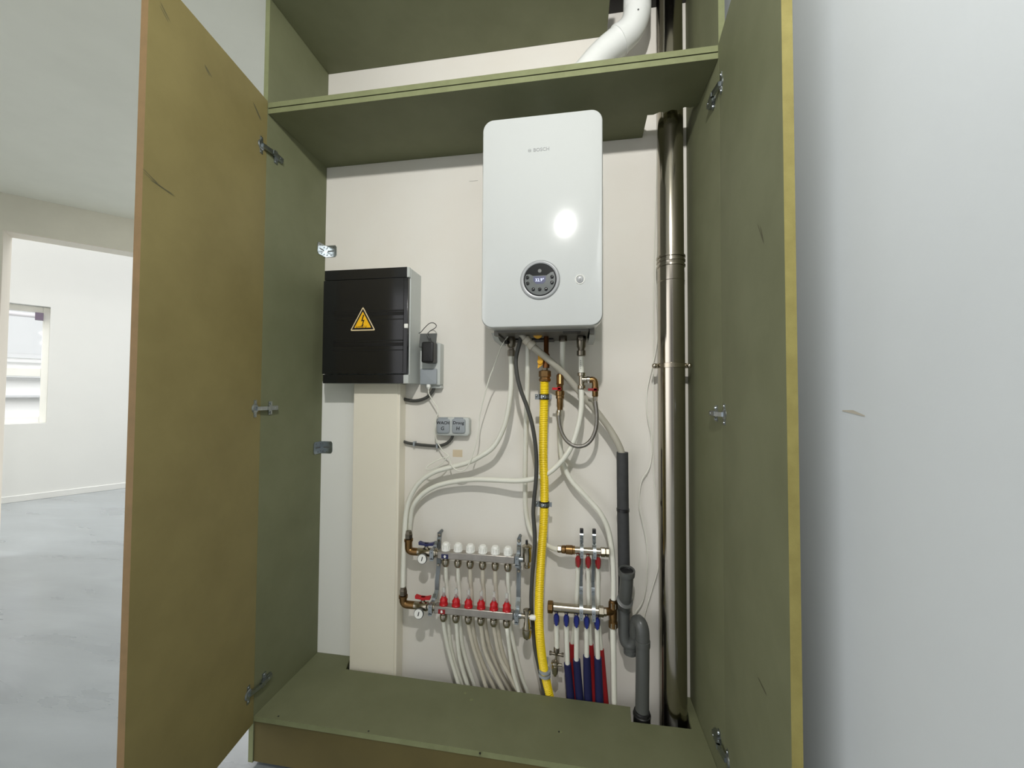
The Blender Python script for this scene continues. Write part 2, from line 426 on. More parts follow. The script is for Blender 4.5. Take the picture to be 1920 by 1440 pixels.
# house across the street
O = B0+nB*5.0
hs = thing('house_facade', 'overexposed pale house front seen through the far window', 'building', O)
part('wall', slab(MB(), O-dB*6, O+dB*5, nB, 0.3, -3, 6), 'facade', hs)
for s0 in (-4.2, -3.0, -1.8, -0.6, 0.6):
    fr = slab(MB(), O+dB*s0-nB*0.05, O+dB*(s0+0.9)-nB*0.05, nB, 0.05, 1.9, 3.3)
    f = part('window_frame', fr, 'facade', hs)
    part('window_pane', slab(MB(), O+dB*(s0+.08)-nB*0.06, O+dB*(s0+.82)-nB*0.06, nB, 0.01, 1.98, 3.2), 'facade_line', f)
for z in (0.3, 0.75, 1.2, 1.6):
    part('ledge', slab(MB(), O-dB*6-nB*0.1, O+dB*5-nB*0.1, nB, 0.1, z, z+0.05), 'facade_line', hs)

# ------------------------------------------------------------------ cabinet
cab = thing('cupboard', 'tall open green MDF built-in cupboard around the boiler with both doors swung open', 'cupboard', (0.64, -0.17, 0))
lp_ = MB().prism([(XL-T, YF), (XL, YF), (XL, -0.001), (XL-T, -0.001)], 'z', 0.02, CEIL-0.002); lp_.mi[2] = 1
part('side_panel', lp_, ['mdf', 'mdf_edge'], cab)
lp_ = MB().prism([(XR, YF), (XR+T, YF), (XR+T, -0.001), (XR, -0.001)], 'z', 0.02, CEIL-0.002); lp_.mi[2] = 1
part('side_panel', lp_, ['mdf', 'mdf_edge'], cab)
# soffit
part('top_panel', MB().prism([(XL+.001, YF), (1.106, YF), (1.106, -0.002), (XL+.001, -0.002)], 'z', ZT, ZT+T, 0, 1), ['mdf', 'mdf_edge'], cab)
def shelfpoly():
    P = [(XL+.001, YF+.001), (XR-.001, YF+.001), (XR-.001, -0.150)]
    for k in range(9):                       # rough curved cut round the steel flue
        a = k/8; P.append((XR-0.004-(XR-0.004-1.24)*a, -0.150+0.023*a+0.004*((k % 2)*2-1)*(1 if 0 < k < 8 else 0)))
    P += [(1.243, -0.002), (0.98, -0.002), (0.98, -0.155), (0.965, -0.172), (0.92, -.176), (0.87, -.174), (0.82, -0.177), (0.79, -0.158), (0.79, -0.002), (XL+.001, -0.002)]
    return P
shelfo = part('shelf', MB().prism(shelfpoly(), 'z', ZS, ZS+T, 0, 1), ['mdf', 'mdf_edge'], cab)
part('shelf', MB().prism(shelfpoly(), 'z', ZS+T+0.004, ZS+2*T+0.005, 0, 1), ['mdf', 'mdf_edge'], cab)
# plinth
pp = [(XL+.001, YF), (XR-.001, YF), (XR-.001, -0.002), (XR-.022, -0.002), (1.372, -0.148), (1.174, -0.151), (1.180, -0.085), (0.056, -0.079), (0.030, -0.002), (XL+.001, -0.002)]
part('plinth_top', MB().prism(pp, 'z', ZP-T, ZP, 0, 1), ['mdf', 'mdf_edge'], cab)
part('plinth_front', MB().box(XL+.001, XR-.001, YF+.004, YF+.004+T, 0.022, ZP-T), ['mdf_shaded'], cab)
sh = MB()
for px, py in ((522, 1343), (691, 1371), (1048, 1372), (900, 1412)):
    q = atz(px, py, ZP); sh.lathe((q.x, q.y, ZP-.002), (0, 0, 1), [(0, .003), (.0026, .003)], 10)
parts('screw_head', sh, 'black_groove', cab)
sp = MB()
for px, py, a, b in ((872, 1299, .006, .004), (884, 1312, .007, .005), (1052, 1372, .005, .004), (858, 1345, .003, .003)):
    q = atz(px, py, ZP); sp.lathe((q.x, q.y, ZP), (0, 0, 1), [(0, a), (.0006, a*.7)], 9)
parts('paint_spot', sp, 'mdf_edge', cab, label='pale plaster specks')
# doors
DW = 0.452
DZ0, DZ1 = 0.155, 2.372
def door(hx, ang, side):
    A = math.radians(ang); dx = math.cos(A)*side
    d = Vector((dx, -math.sin(A), 0)); out = Vector((-math.sin(A)*side, -math.cos(A), 0))   # away from the opening's middle
    if side > 0: out = Vector((-math.sin(A), -math.cos(A), 0))
    else: out = Vector((math.sin(A), -math.cos(A), 0))
    return d, out
def door_mesh(h, d, out, z0, z1):
    mb = MB(); a = h; b = h+d*DW
    P = [a, b, b+out*T, a+out*T]
    v = [Vector((p.x, p.y, z)) for z in (z0, z1) for p in P]
    mb.add(v, [(3, 2, 1, 0), (4, 5, 6, 7)], 1)
    mb.add(v, [(0, 1, 5, 4), (2, 3, 7, 6)], 0)
    mb.add(v, [(1, 2, 6, 5)], 2); mb.add(v, [(3, 0, 4, 7)], 0)
    return mb
def hinge_mb(hp, d, out, inward, panel_x, z, arm):
    """hp hinge line point; plate on the door face, cranked arm, mounting block on the side panel"""
    inn = -out; mb = MB(); zc = Vector((0, 0, z))
    c = hp+d*0.030+inn*0.0012+zc
    mb.obox(c, d*0.0065, inn*0.0012, Vector((0, 0, 0.030)))
    mb.lathe(hp+d*0.030+zc, inn, [(0, 0.017), (0.0015, 0.017), (0.004, .014)], 18)
    for s in (-1, 1): mb.lathe(c+Vector((0, 0, s*0.024)), inn, [(0, .0045), (.003, .004)], 10)
    a = hp+d*0.026+inn*0.006+zc; b = Vector((panel_x+inward*0.014, YF+0.014, z)); e = Vector((panel_x+inward*0.010, YF+0.062, z))
    w = Vector((0, 0, 0.0065))
    for p, q, th in ((a, b, .0045), (b, e, .005)):
        t = (q-p); L = t.length; t.normalize(); nn = t.cross(Vector((0, 0, 1)))
        mb.obox((p+q)/2, t*(L/2+.003), nn*th, w)
    mb.obox((panel_x+inward*.0045, YF+.050, z), (.0045, 0, 0), (0, .020, 0), (0, 0, .008))
    mb.obox((panel_x+inward*.0015, YF+.042, z), (.0015, 0, 0), (0, .008, 0), (0, 0, .024))
    for s in (-1, 1): mb.lathe((panel_x+inward*.003, YF+.042, z+s*.017), (inward, 0, 0), [(0, .005), (.004, .004)], 10)
    mb.lathe((panel_x+inward*.014, YF+.052, z), (inward, 0, 0), [(0, .004), (.003, .0035)], 10)
    return mb
for side, hx, ang, mts, zs, nm in ((1, XL, 82.0, ['mdf_brown', 'mdf_brownedge', 'mdf_brownedge'], (2.19, 1.253, 0.275), 'left'), (-1, XR, 84.0, ['mdf', 'mdf_edge', 'mdf_mustard'], (2.225, 1.253, 0.285), 'right')):
    d, out = door(hx, ang, side)
    h = Vector((hx, YF-0.0008, 0))
    do = part('door', door_mesh(h, d, out, DZ0, DZ1), mts, cab, label=('olive brown inner face, left door' if side > 0 else 'green inner face with mustard edge, right door'), bevel=0.0012)
    for z in zs:
        part('hinge', hinge_mb(h, d, out, side, XL if side > 0 else XR, z, None), 'zinc', do)
    # scuffs on the inner faces
    sc = MB(); inn = -out
    def smear(px0, py0, px1, py1, w, k=5):
        for i in range(k):
            def onp(px, py):
                r = Fv+Rv*((px-960)/FPX)-Uv*((py-720)/FPX); return CAM+r*((h-CAM).dot(inn)/r.dot(inn))
            p = onp(px0+random.uniform(-4, 4), py0+random.uniform(-4, 4)); q = onp(px1+random.uniform(-5, 5), py1+random.uniform(-5, 5))
            t = (q-p); L = t.length; t.normalize(); up = inn.cross(t)
            mid = (p+q)/2+inn*0.0002; ww = w*random.uniform(.5, 1)
            n = 8; pts = [mid+t*(L/2*math.cos(2*PI*j/n))+up*(ww*math.sin(2*PI*j/n)) for j in range(n)]
            sc.add([x+inn*0.0001 for x in pts], [tuple(range(n))])
    if side > 0:
        smear(268, 318, 300, 350, .0012, 3); smear(282, 335, 326, 366, .001, 3); smear(300, 5, 316, 40, .0012, 3); smear(385, 120, 398, 148, .002, 2); smear(476, 190, 492, 226, .003, 2)
    else:
        smear(1424, 1272, 1441, 1303, .003, 2); smear(1424, 420, 1428, 455, .002, 2); smear(1322, 378, 1324, 384, .002, 1); smear(1330, 1080, 1333, 1110, .001, 1)
    if sc.v: parts('scuff_mark', sc, 'scuff', do)
# L-shaped fixing plates in the rear left corner
for z, yo in ((at(613, 472, 0).z, 0), (at(608, 838, 0).z, -.0045)):
    b = MB(); s = .026
    b.prism([(-s+z, -.056), (-s+z, -.004), (-s+.0, 0)][0:0] or [(-.056, z-s*.7), (-.050, z-s), (-.001, z-s), (-.001, z+s), (-.050, z+s), (-.056, z+s*.7)], 'x', XL+.0005, XL+.003)
    b.prism([(XL+.003, z-s), (XL+.050, z-s), (XL+.056, z-s*.7), (XL+.056, z+s*.7), (XL+.050, z+s), (XL+.003, z+s)], 'y', yo-.003, yo-.0005)
    br = part('corner_bracket', b, 'zinc', cab)
    k = MB()
    k.box(XL+.003, XL+.0034, -.044, -.014, z-.003, z+.003); k.box(XL+.014, XL+.044, yo-.0034, yo-.003, z-.003, z+.003)
    for dy, dz in ((-.012, .016), (-.042, .017), (-.012, -.016), (-.03, -.018)):
        k.lathe((XL+.003, dy, z+dz), (1, 0, 0), [(0, .0028), (.001, .002)], 8); k.lathe((XL-dy, yo-.003, z+dz), (0, -1, 0), [(0, .0028), (.001, .002)], 8)
    parts('slot', k, 'dark_grey', br)

# marks on the walls
mk = MB()
for (x0, y0, x1, y1) in ((849, 843, 867, 857),):
    a, b = at(x0, y0, 0), at(x1, y1, 0); mk.box(a.x, b.x, -.0006, -.0001, b.z, a.z)
solo('tape_mark', mk, 'stain', 'beige patch of tape residue on the white wall under the double socket', 'mark')
a, b = at(880, 340, 0), at(896, 339, 0)
solo('pencil_mark', MB().box(a.x, b.x, -.0004, -.0001, a.z-.0008, a.z+.0008), 'pencil', 'faint pencil dash on the wall left of the boiler', 'mark')
def onR(px, py):
    d = Fv+Rv*((px-960)/FPX)-Uv*((py-720)/FPX); return CAM+d*((1.452-CAM.x)/d.x)
p, q = onR(1580, 770), onR(1622, 779)
solo('smudge_mark', MB().add([(1.4515, p.y, p.z-.001), (1.4515, (p.y+q.y)/2, p.z-.004), (1.4515, q.y, q.z-.002), (1.4515, q.y, q.z), (1.4515, (p.y+q.y)/2, p.z+.002), (1.4515, p.y, p.z+.001)], [(0, 1, 2, 3, 4, 5)]), 'smudge', 'small brownish smudge on the bare right-hand wall', 'mark')

# ------------------------------------------------------------------ boiler
BX0, BX1, BZ0, BZ1, BY = 0.6693, 1.0693, 1.5287, 2.2387, -0.31
bcx, bcz = (BX0+BX1)/2, (BZ0+BZ1)/2
boil = thing('wall_boiler', 'white wall-hung combi boiler with round control dial in the green cupboard', 'boiler', (bcx, 0, BZ0))
c = MB(); w, h, r = .4, .71, .038
c.loft([rrect(bcx, bcz, w-.012, h-.012, r-.006, -.002), rrect(bcx, bcz, w-.012, h-.012, r-.006, -.235), rrect(bcx, bcz, w-.006, h-.006, r-.003, -.236), rrect(bcx, bcz, w-.002, h-.002, r-.001, -.245), rrect(bcx, bcz, w, h, r, -.255), rrect(bcx, bcz, w, h, r, -.300), rrect(bcx, bcz, w-.002, h-.002, r-.001, -.305), rrect(bcx, bcz, w-.007, h-.007, r-.003, -.309), rrect(bcx, bcz, w-.014, h-.014, r-.006, -.310)])
part('casing', c, 'white_gloss', boil)
u = MB(); u.box(.715, 1.025, -.245, -.02, BZ0-.006, BZ0+.01); u.box(.70, .715, -.24, -.02, BZ0-.014, BZ0+.01); u.box(1.03, 1.045, -.24, -.02, BZ0-.014, BZ0+.01)
part('base_plate', u, 'underside', boil)
u = MB(); u.box(.94, 1.0, -.246, -.20, BZ0-.008, BZ0-.006); u.box(.73, .90, -.10, -.03, BZ0-.012, BZ0-.006)
parts('cable_cover', u, 'black', boil)
u = MB()
for x in (.700, 1.042): u.prism([(-.235, BZ0-.004), (-.05, BZ0-.004), (-.05, BZ0-.028), (-.18, BZ0-.024)], 'x', x-.012, x+.008)
parts('side_skirt', u, 'white_gloss', boil)
# logo, pressed into the casing
lg = at(1010, 281, BY); part('logo_lettering', text_mb('BOSCH', .0165, (lg.x+.009, BY-.0002, lg.z), .0003, .0003), 'logo', boil)
e = MB(); ec = Vector((lg.x-.030, BY, lg.z))
for k in range(24):
    a0, a1 = 2*PI*k/24, 2*PI*(k+1)/24
    P = lambda a, rr: ec+Vector((math.cos(a)*rr, -.0006, math.sin(a)*rr))
    e.add([P(a0, .0055), P(a1, .0055), P(a1, .0045), P(a0, .0045)], [(0, 3, 2, 1)])
e.box(ec.x-.003, ec.x-.0018, BY-.0007, BY-.0001, ec.z-.003, ec.z+.003); e.box(ec.x+.0018, ec.x+.003, BY-.0007, BY-.0001, ec.z-.003, ec.z+.003); e.box(ec.x-.0018, ec.x+.0018, BY-.0007, BY-.0001, ec.z-.0006, ec.z+.0006)
part('logo_emblem', e, 'logo', boil)
# control dial
cc = at(1012.5, 525, BY)
cp = part('control_dial', MB().lathe(cc+Vector((0, .003, 0)), (0, -1, 0), [(0, .0655), (.0045, .0655), (.0075, .063), (.0085, .060), (.007, .0545), (.0035, .0535)], 56), 'bezel', boil)
part('dial_glass', MB().lathe(cc+Vector((0, .001, 0)), (0, -1, 0), [(0, .054), (.0018, .054)], 48), 'black_gloss', cp)
pts = []
for k in range(0, 33):
    a = math.radians(205+k*(335-205+0)/32) if False else math.radians(168+k*(372-168)/32)
    pts.append((cc.x+.050*math.cos(a), cc.z+.050*math.sin(a)))
pts = [(x, z) for x, z in pts if z < cc.z+.020]
pts += [(cc.x+.044, cc.z+.025), (cc.x+.036, cc.z+.024), (cc.x+.022, cc.z+.014), (cc.x-.024, cc.z+.014), (cc.x-.034, cc.z+.020), (cc.x-.045, cc.z+.019)]
part('dial_reflection', MB().prism(pts, 'y', BY-.0008, BY-.0026), 'reflection_grey', cp)  # grey plate shaped as the light band reflected in the dial glass
sc_ = MB().prism([(cc.x-.022, cc.z+.012), (cc.x+.019, cc.z+.012), (cc.x+.019, cc.z-.004), (cc.x+.010, cc.z-.013), (cc.x-.012, cc.z-.013), (cc.x-.022, cc.z-.003)], 'y', BY-.0026, BY-.003)
scr = part('display', sc_, 'screen', cp)
part('digits', text_mb('32.9°', .0140, (cc.x-.001, BY-.0033, cc.z-.001), .0002, .0002), 'digit', cp)
for px, py in ((989, 521), (989.6, 532), (1000, 543), (1012, 543), (1024, 542.5), (1035, 519.6), (1035, 530.4)):
    q = at(px, py, BY)
    part('button', MB().lathe((q.x, BY-.0024, q.z), (0, -1, 0), [(0, .0058), (.002, .0056), (.0036, .0035), (.0038, .001)], 18), 'black_gloss', cp)
q = at(1012, 508, BY); part('indicator', MB().lathe((q.x, BY-.0006, q.z), (0, -1, 0), [(0, .006), (.0008, .006)], 20), 'dark_grey', cp)
q = at(1087.5, 524, BY)
gp = part('lock_cap', MB().lathe((q.x, BY+.002, q.z), (0, -1, 0), [(0, .0155), (.0035, .0155), (.0045, .014), (.003, .0125), (.0015, .012)], 32), 'white_plastic', boil)
k = MB(); k.lathe((q.x, BY+.001, q.z), (0, -1, 0), [(0, .011), (.003, .0105), (.0036, .009)], 28)
part('lock_barrel', k, 'bezel', gp); part('key_slot', MB().box(q.x-.0012, q.x+.0012, BY-.0034, BY-.0026, q.z-.005, q.z+.005), 'dark_grey', gp)

# ------------------------------------------------------------------ white flue duct above the boiler
DY = -.12
dp = [(.875, DY, BZ1+.001), (.875, DY, BZ1+.09), (.888, DY, BZ1+.13), (.93, DY, BZ1+.175), (1.06, DY, 2.562), (1.15, DY, 2.632), (1.185, DY, 2.664), (1.203, DY, 2.71), (1.207, DY, 2.78), (1.207, DY, 3.2)]
du = thing('air_duct', 'thick white flue duct bending up from the boiler through the cupboard top', 'duct', (.875, DY, BZ1))
part('duct_tube', MB().tube(dp, .0495, 32, step=.01), 'duct_white', du)
sm = MB(); P = spline(dp, .01)
for i in (31, 49):
    i = min(i, len(P)-2); t = (P[i+1]-P[i-1]).normalized(); sm.lathe(P[i]-t*.006, t, [(0, .0496), (.001, .0525), (.011, .0525), (.012, .0496)], 32)
parts('duct_seam', sm, 'duct_white', du)
q = at(1199, 17, DY-.05); part('screw_head', MB().lathe((q.x-.004, DY-.047, q.z), (0, -1, 0), [(0, .004), (.003, .003)], 10), 'dark_grey', du)

# ------------------------------------------------------------------ stainless steel flue
fx, fy, fr = 1.330, -.075, .0465
fl = thing('steel_flue_pipe', 'tall polished stainless steel flue pipe at the right end of the cupboard', 'flue pipe', (fx, fy, 0))
zj = at(1258, 492, fy).z
part('lower_tube', MB().lathe((fx, fy, 0.001), (0, 0, 1), [(0, fr), (zj-.012, fr), (zj, fr+.001)], 48), 'steel', fl)
part('upper_tube', MB().lathe((fx, fy, zj), (0, 0, 1), [(0, fr-.001), (1.9, fr-.001)], 48), 'steel', fl)
cl = MB()
for dz in (-.022, -.004, .012): cl.lathe((fx, fy, zj+dz), (0, 0, 1), [(0, fr), (.001, fr+.0035), (.007, fr+.0035), (.008, fr)], 48)
parts('joint_ring', cl, 'steel', fl)
part('joint_ring', MB().lathe((fx, fy, zj-.075), (0, 0, 1), [(0, fr), (.001, fr+.001), (.002, fr)], 48), 'steel', fl)
zc = at(1257, 686, fy).z
cl = MB().lathe((fx, fy, zc-.009), (0, 0, 1), [(0, fr), (.001, fr+.003), (.017, fr+.003), (.018, fr)], 48)
for s in (-1, 1):
    cl.obox((fx+s*(fr+.009), fy, zc), (.009, 0, 0), (0, .006, 0), (0, 0, .009)); cl.sph((fx+s*(fr+.014), fy-.008, zc), .0095)
cl.cyl((fx, fy+fr, zc), (fx, -.001, zc), .006)
part('pipe_clamp', cl, 'nickel', fl)

# ------------------------------------------------------------------ cable trunking, strip
tz1 = 1.3485
tk = thing('cable_trunking', 'wide cream plastic cable trunking running down below the black fuse box', 'trunking', (.16, 0, 0))
part('trunking_body', MB().box(.062, .2655, -.057, -.0005, 0.001, tz1), 'cream_plastic', tk, bevel=.002)
part('trunking_cover', MB().box(.0605, .256, -.0605, -.0572, 0.001, tz1), 'cream_plastic', tk, bevel=.001)
solo('wall_strip', MB().box(XL+.001, .0595, -.0045, -.0005, ZP+.001, 1.36), 'white_plastic', 'narrow white wall board between the cupboard side and the cream trunking', 'board')

# ------------------------------------------------------------------ fuse box
FX0, FX1, FZ0, FZ1, FY = -.044, .329, 1.349, 1.814, -.12
fbx = thing('fuse_box', 'grey distribution box with smoked black door and yellow warning triangle', 'fuse box', ((FX0+FX1)/2, 0, FZ0))
part('enclosure', MB().box(FX0, FX1, FY+.012, -.0005, FZ0, FZ1), 'grey_plastic', fbx, bevel=.003)
ld_ = MB().box(FX0, FX1-.012, FY, FY+.0118, FZ1-.040, FZ1+.002); ld_.box(FX0, FX1-.022, FY, FY+.0118, FZ0, FZ0+.036)
parts('fascia_strip', ld_, 'black_gloss', fbx, bevel=.0015)
g = MB().box(FX1-.0115, FX1, FY, FY+.0118, FZ1-.040, FZ1); g.box(FX1-.0215, FX1, FY, FY+.0118, FZ0, FZ0+.034)
parts('frame_corner', g, 'grey_plastic', fbx, bevel=.001)
fd = part('door', MB().box(FX0, FX1-.0035, FY-.006, FY+.0118, FZ0+.038, FZ1-.042), 'black_gloss', fbx, bevel=.002)
g = MB()
for z, hh in ((1.640, .003), (1.628, .007), (1.605, .002), (1.520, .003), (1.505, .007), (1.482, .002)): g.box(FX0+.05, FX1-.02, FY-.0066, FY-.006, z-hh, z+hh)
g.box(FX1-.022, FX1-.020, FY-.0066, FY-.006, FZ0+.045, FZ1-.045)
parts('module_slot', g, 'black_groove', fd)
q = at(763, 611, FY-.006)
part('latch', MB().box(FX1-.016, FX1-.001, FY-.012, FY-.004, q.z-.010, q.z+.008), 'white_plastic', fd, bevel=.002)
# warning triangle
tcx = at(682, 600, FY).x; tz0 = at(682, 620.5, FY).z; tz1_ = at(682, 575.5, FY).z; H = tz1_-tz0; Wd = at(705, 616, FY).x-at(658, 616, FY).x
def tri(inset, y0, y1, rr=.004):
    cz = tz0+H*.36
    V = [(tcx-Wd/2, tz0), (tcx+Wd/2, tz0), (tcx, tz1_)]
    V = [(tcx+(x-tcx)*(1-inset), cz+(z-cz)*(1-inset)) for x, z in V]
    out = []
    for i in range(3):
        a, b, c_ = V[i-1], V[i], V[(i+1) % 3]
        pa = Vector((a[0]-b[0], a[1]-b[1])).normalized()*rr; pc = Vector((c_[0]-b[0], c_[1]-b[1])).normalized()*rr
        out += [(b[0]+pa.x, b[1]+pa.y), (b[0]+(pa.x+pc.x)*.3, b[1]+(pa.y+pc.y)*.3), (b[0]+pc.x, b[1]+pc.y)]
    return MB().prism(out, 'y', y0, y1)
st = part('warning_sticker', tri(0, FY-.0062, FY-.0070, .006), 'sign_cream', fd)
y = FY-.0070
wb_ = tri(.13, y, y-.0003, .003); part('sticker_border', wb_, 'sign_black', fd)
part('sticker_field', tri(.33, y-.0003, y-.0006, .002), 'sign_yellow', fd)
bz = tz0+H*.14; k = H*.52
bolt = [(.03, 1), (-.15, .47), (.03, .50), (-.06, .16), (-.14, .19), (-.02, -.02), (.10, .24), (.03, .22), (.17, .60), (-.01, .57), (.14, .98)]
part('lightning_bolt', MB().prism([(tcx+x*k*.9, bz+z*k) for x, z in bolt], 'y', y-.0006, y-.0010), 'sign_black', fd)
part('scribble', text_mb('L=VN / U', .0115, (tcx-.006, y-.0009, tz0+H*.155), .0002, .0001, .2), 'ink', fd)
# loose paper on top
a = (at(672, 505, -.06), at(713, 503, -.06), at(712, 497, -.012), at(707, 495, -.010), at(690, 497, -.01))
solo('paper_slip', MB().add([(.09, -.10, FZ1+.001), (.215, -.095, FZ1+.001), (.222, -.02, FZ1+.012), (.10, -.016, FZ1+.002), (.09, -.10, FZ1+.0016), (.215, -.095, FZ1+.0016), (.222, -.02, FZ1+.0126), (.10, -.016, FZ1+.0026)], [(3, 2, 1, 0), (4, 5, 6, 7), (0, 1, 5, 4), (1, 2, 6, 5), (2, 3, 7, 6), (3, 0, 4, 7)]), 'paper', 'beige slip of paper lying on top of the fuse box', 'paper')

# ------------------------------------------------------------------ sockets
sx0, sx1 = at(787, 680, -.05).x, at(820, 680, -.05).x
z_t, z_m, z_b = at(803, 650, -.05).z, at(803, 690, -.05).z, at(803, 722, -.05).z
so = thing('wall_socket', 'grey vertical double wall socket with raised upper lid beside the fuse box', 'socket', ((sx0+sx1)/2, 0, z_b))
b = MB(); rbox(b, (sx0+sx1)/2+.004, (z_t+z_b)/2+.008, sx1-sx0+.012, z_t-z_b+.016, .006, -.0005, -.044)
part('back_box', b, 'grey_plastic', so)
part('box_flange', MB().box((sx0+sx1)/2-.02, sx1+.010, -.030, -.0006, z_b-.012, z_b-.0005), 'grey_plastic', so)
b = MB(); rbox(b, (sx0+sx1)/2, (z_m+z_b)/2, sx1-sx0-.004, z_m-z_b-.006, .005, -.0441, -.052)
part('lid', b, 'mid_grey', so)
zt2 = at(803, 628, -.05).z
b = MB(); b.obox(((sx0+sx1)/2, -.058, (z_t+zt2)/2+.001), (.036, 0, 0), (0, .0025, -.0008), (0, .006, (zt2-z_t)/2+.004))
b.box(sx0+.004, sx1-.004, -.064, -.060, z_t-.004, z_t+.002)
part('raised_lid', b, 'dark_grey', so, bevel=.001)
b = MB().lathe(((sx0+sx1)/2, -.044, (z_t+z_m)/2), (0, -1, 0), [(0, .026), (.004, .026), (.005, .024), (.002, .021), (0.0012, .02)], 28)
part('socket_face', b, 'mid_grey', so)
ax, az = at(804, 661, -.08).x, at(804, 661, -.08).z
ad = thing('power_adapter', 'black plug-in power adapter in the upper grey socket', 'adapter', (ax, -.05, az))
b = MB(); rbox(b, ax, az, .050, .084, .007, -.0505, -.098, .005); part('adapter_body', b, 'black', ad)
part('strain_relief', MB().lathe((ax+.001, -.07, az+.042), (0, 0, 1), [(0, .0055), (.012, .0035), (.018, .003)], 12), 'black', ad)
part('power_cord', MB().tube([(ax+.001, -.07, az+.055), at(801, 628, -.07), at(806, 621, -.065), at(816, 615, -.06), at(818, 610, -.05), at(813, 605.5, -.045), at(805, 606.5, -.045), at(795, 616, -.05), at(789, 623, -.055), at(785, 625, -.06)], .0016, 8, step=.006), 'black', ad)
# double horizontal socket
hx0, hx1 = at(818, 800, -.03).x, at(880, 800, -.03).x; hz1, hz0 = at(849, 783, -.03).z, at(849, 817, -.03).z
s2 = thing('double_socket', 'light grey horizontal double socket with handwritten lids on the white wall', 'socket', ((hx0+hx1)/2, 0, hz0))
b = MB(); rbox(b, (hx0+hx1)/2, (hz0+hz1)/2, hx1-hx0, hz1-hz0, .012, -.0005, -.034, .004)
part('back_box', b, 'grey_plastic', s2)
for px, t1, t2 in ((830.5, 'WACH', 'G'), (859.5, 'Droog', 'H')):
    q = at(px, 799, -.04); b = MB(); rbox(b, q.x, q.z, .056, .060, .010, -.0342, -.041, .003)
    b.box(q.x-.018, q.x+.018, -.040, -.0342, q.z+.028, q.z+.036)
    l = part('lid', b, 'mid_grey', s2)
    mb1 = text_mb(t1, .0175, (q.x, -.0412, q.z+.013), .0002, .0004, .1); mb2 = text_mb(t2, .021, (q.x-.002, -.0412, q.z-.010), .0002, .0003, .1)
    mb1.add(mb2.v, mb2.f); part('handwriting', mb1, 'ink', l)
# dark feed cables
solo('feed_cable', MB().tube([at(752, 745, -.012), at(760, 749, -.014), at(775, 751.5, -.016), at(790, 749.5, -.018), at(803, 743, -.018), at(812, 732, -.018), at(815, 722, -.018)], .0068, 12), 'rubber', 'short dark grey cable from the trunking up to the vertical socket', 'cable')
k2 = thing('feed_cable', 'dark grey cable from the trunking curving up to the double socket', 'cable', at(758, 829, 0))
part('cable', MB().tube([at(757, 828, -.012), at(765, 830.5, -.013), at(780, 833, -.014), at(800, 835, -.014), at(822, 836, -.014), at(838, 831, -.016), at(847, 822, -.018), at(849, 816, -.018)], .0062, 12), 'rubber', k2)
for px, py in ((777, 832), (820, 836)):
    q = at(px, py, -.014); part('cable_clip', MB().box(q.x-.004, q.x+.004, -.022, -.0005, q.z-.010, q.z+.010), 'mid_grey', k2, bevel=.001)
# white plug and thin white cable
wc = thing('appliance_cable', 'thin white power cable looping from the lower socket up to the boiler', 'cable', at(804, 722, -.045))
part('plug', MB().lathe(at(803.5, 728, -.045), (0, 0, 1), [(-.004, .004), (0, .005), (.004, .009), (.008, .009), (.016, .0085)], 14), 'white_plastic', wc)
cp_ = [(803.5, 730, -.045), (804, 738, -.044), (812, 752, -.040), (820, 764, -.05), (821.5, 774, -.056), (817, 785, -.058), (815.5, 800, -.058), (816, 815, -.05), (820, 829, -.040), (830, 845, -.040), (841, 855, -.045), (824, 861, -.05), (804, 872, -.055), (799, 878.5, -.06), (807, 880.5, -.066), (826, 871, -.072), (838, 858, -.072), (842, 855, -.072), (844, 864, -.072), (848, 875, -.074), (860, 883, -.078), (871, 881, -.080), (880, 869, -.085), (887, 850, -.085), (893, 830, -.085), (897.5, 807, -.085), (899, 783, -.09), (905, 755, -.10), (918, 708, -.12), (926, 688, -.13), (940, 650, -.145), (955, 627, -.155), (961, 617, -.16)]
part('cord', MB().tube([at(*p) for p in cp_], .0024, 8, step=.008), 'pipe_white', wc)

# ------------------------------------------------------------------ boiler connections and pipes
def pp_(L): return [at(*p) for p in L]
# long pipe A (outer)
pA = thing('water_pipe', 'white pipe curving from the leftmost boiler valve down to the lower brass elbow', 'pipe', at(958, 668, -.14))
part('pipe', MB().tube(pp_([(958, 660, -.14), (959, 700, -.135), (957.5, 735, -.125), (951, 778, -.11), (942, 808, -.10), (925, 838, -.09), (902, 855, -.08), (878, 867, -.07), (848, 875.5, -.062), (815, 885, -.06), (788, 903, -.06), (771, 928, -.065), (762, 958, -.07), (758.5, 1000, -.08), (756.5, 1050, -.09), (755.5, 1104, -.10)]), .0098, 16), 'pipe_white', pA)
v_ = at(958, 645, -.14)
b = MB(); b.lathe(at(958.5, 668, -.14), (0, 0, 1), [(0, .012), (.004, .0145), (.022, .0145), (.024, .011), (.030, .011)], 6); b.lathe(at(958.5, 652, -.14), (0, 0, 1), [(0, .011), (.008, .016), (.03, .017), (.042, .012), (.066, .012)], 12)
part('valve', b, 'nickel_dark', pA)
part('valve_stem', MB().lathe(at(952, 642, -.158), (-.6, -1, 0), [(0, .007), (.012, .007)], 10), 'black', pA)
